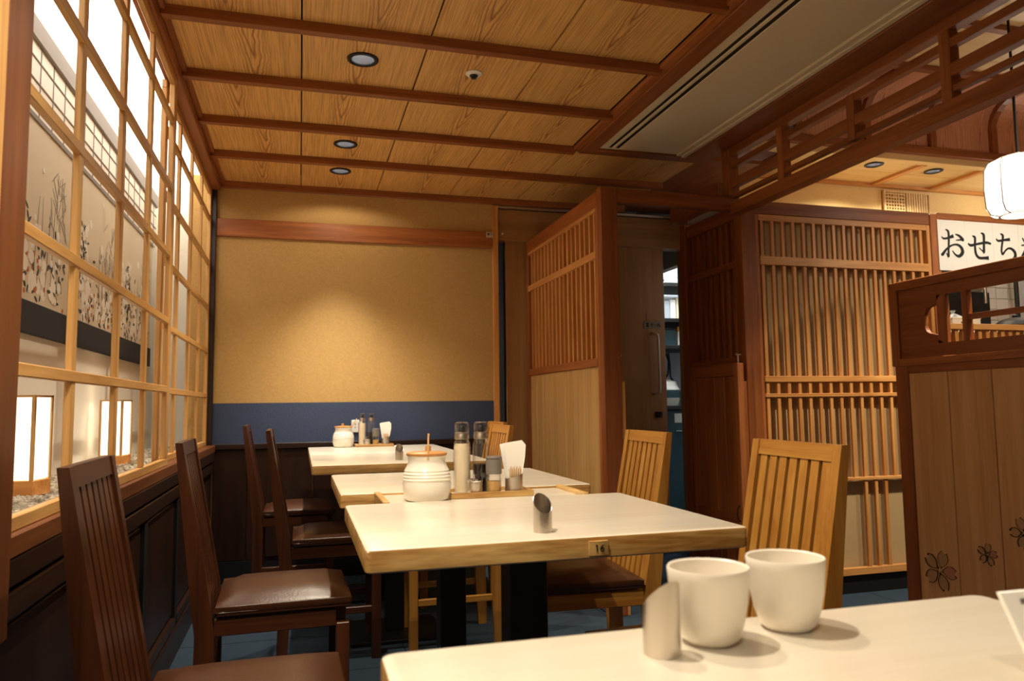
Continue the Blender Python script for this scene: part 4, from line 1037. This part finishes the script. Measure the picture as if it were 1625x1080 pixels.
# ================================================================== SERVICE ROOM BEHIND THE SLIDING DOOR
struct(bx('wall_service', (1.0, 3.6), (5.62, 5.70), (0, 2.6), M['kwall']))
struct(bx('ceiling_service', (1.0, 3.6), (YB + .10, 5.70), (2.42, 2.48), M['niche']))
struct(bx('wall_service_side', (1.0, 1.06), (YB + .10, 5.62), (0, 2.42), M['shadowgap']))
sv = thing('service_shelf', 'dark steel service shelf seen through the gap of the sliding door', 'shelf', (2.85, 5.35, 0))
for x in (2.56, 3.16):
    for y in (5.16, 5.56): bx('upright', (x - .012, x + .012), (y - .012, y + .012), (0, 2.05), M['steelblack'], sv)
for z in (.90, 1.36, 1.565, 1.84): bx('board', (2.55, 3.17), (5.15, 5.57), (z, z + .03), M['steelblack'], sv, .002)
for k, (mt, lb_) in enumerate((('kwall', 'grey paper file, leftmost upright file on the service shelf'), ('napkin', 'white paper file next to the leftmost grey file'), ('dressing', 'yellowish paper file in the middle of the service shelf row'),
        ('greycap', 'dark grey paper file right of the yellowish file'), ('label', 'cream paper file at the right end of the service shelf row'))):
    x = 2.70 + k * .052
    f_ = thing('paper_file', lb_, 'file', (x, 5.3, 1.595), 'paper files on the service shelf')
    bx('sheets', (x + .003, x + .045), (5.222, 5.45), (1.5965, 1.735 + .01 * (k % 3)), M['napkin'], f_)
    bx('cover', (x, x + .003), (5.22, 5.45), (1.5955, 1.745 + .01 * (k % 3)), M[mt], f_)
    bx('spine', (x + .003, x + .045), (5.218, 5.222), (1.5955, 1.740 + .01 * (k % 3)), M[mt], f_)
wr = thing('wire_basket', 'wire basket of odds and ends above the paper files on the service shelf', 'basket', (2.83, 5.30, 1.87))
g = G()
for k in range(13): g.tube([(2.62 + k * .036, 5.20, 1.871), (2.62 + k * .036, 5.19, 1.96)], .003, 5)
for z in (1.88, 1.92, 1.96): g.tube([(2.60, 5.20, z), (3.08, 5.19, z)], .003, 5)
mk('wire_front', g, M['chrome'], wr)
bx('tray', (2.60, 3.08), (5.20, 5.42), (1.8705, 1.876), M['steel'], wr)
wbx = thing('white_box', 'white box with orange lid on the service shelf', 'box', (2.85, 5.28, 1.39))
bx('body', (2.80, 2.98), (5.20, 5.36), (1.3905, 1.50), M['napkin'], wbx, .003)
bx('lid', (2.795, 2.985), (5.195, 5.365), (1.50, 1.535), M['orange'], wbx, .004)
bk = thing('dark_bin', 'dark plastic bin beside the white box on the service shelf', 'bin', (2.72, 5.26, 1.39))
bx('body', (2.68, 2.785), (5.20, 5.36), (1.3905, 1.51), M['teal'], bk, .006)
bx('rim', (2.676, 2.789), (5.196, 5.364), (1.51, 1.52), M['steelblack'], bk, .002)
rc = thing('rice_cooker', 'white kitchen appliance under hanging cables on the service shelf', 'appliance', (2.75, 5.30, .93))
mk('body', G().lathe([(0, .9305), (.10, .9305), (.118, .98), (.115, 1.06), (.10, 1.085)], (2.72, 5.30, 0), 28), M['white'], rc)
mk('lid', G().lathe([(.102, 1.0855), (.09, 1.115), (.04, 1.13), (0, 1.132)], (2.72, 5.30, 0), 28), M['white'], rc)
mk('dark_front', G().lathe([(.119, .99), (.1195, 1.05)], (2.72, 5.299, 0), 28, False), M['teal'], rc)
sb2 = thing('white_tub', 'small white tub right of the kitchen appliance', 'tub', (2.90, 5.26, .93))
bx('body', (2.86, 2.96), (5.20, 5.32), (.9305, 1.05), M['white'], sb2, .004)
bx('tap', (2.85, 2.90), (5.18, 5.20), (1.055, 1.075), M['chrome'], sb2, .003)
cbl = thing('black_cable', 'black cables hanging above the white kitchen appliance', 'cable', (2.84, 5.5, 1.36))
mk('cord', G().tube([(2.85, 5.50, 1.352), (2.865, 5.49, 1.28), (2.84, 5.46, 1.18), (2.78, 5.42, 1.12)], .007, 7), M['black'], cbl)
mk('cord', G().tube([(2.87, 5.50, 1.352), (2.875, 5.49, 1.26), (2.86, 5.46, 1.16), (2.87, 5.40, 1.10)], .007, 7), M['black'], cbl)
cab = thing('teal_cabinet', 'dark teal cabinet with a white notice low in the door gap', 'cabinet', (2.85, 5.2, 0))
bx('body', (2.585, 3.13), (5.185, 5.54), (.0, .895), M['teal'], cab, .004)
bx('notice', (2.74, 2.83), (5.180, 5.185), (.80, .87), M['napkin'], cab)
bx('handle', (2.74, 2.86), (5.165, 5.184), (.735, .745), M['chrome'], cab, .002)
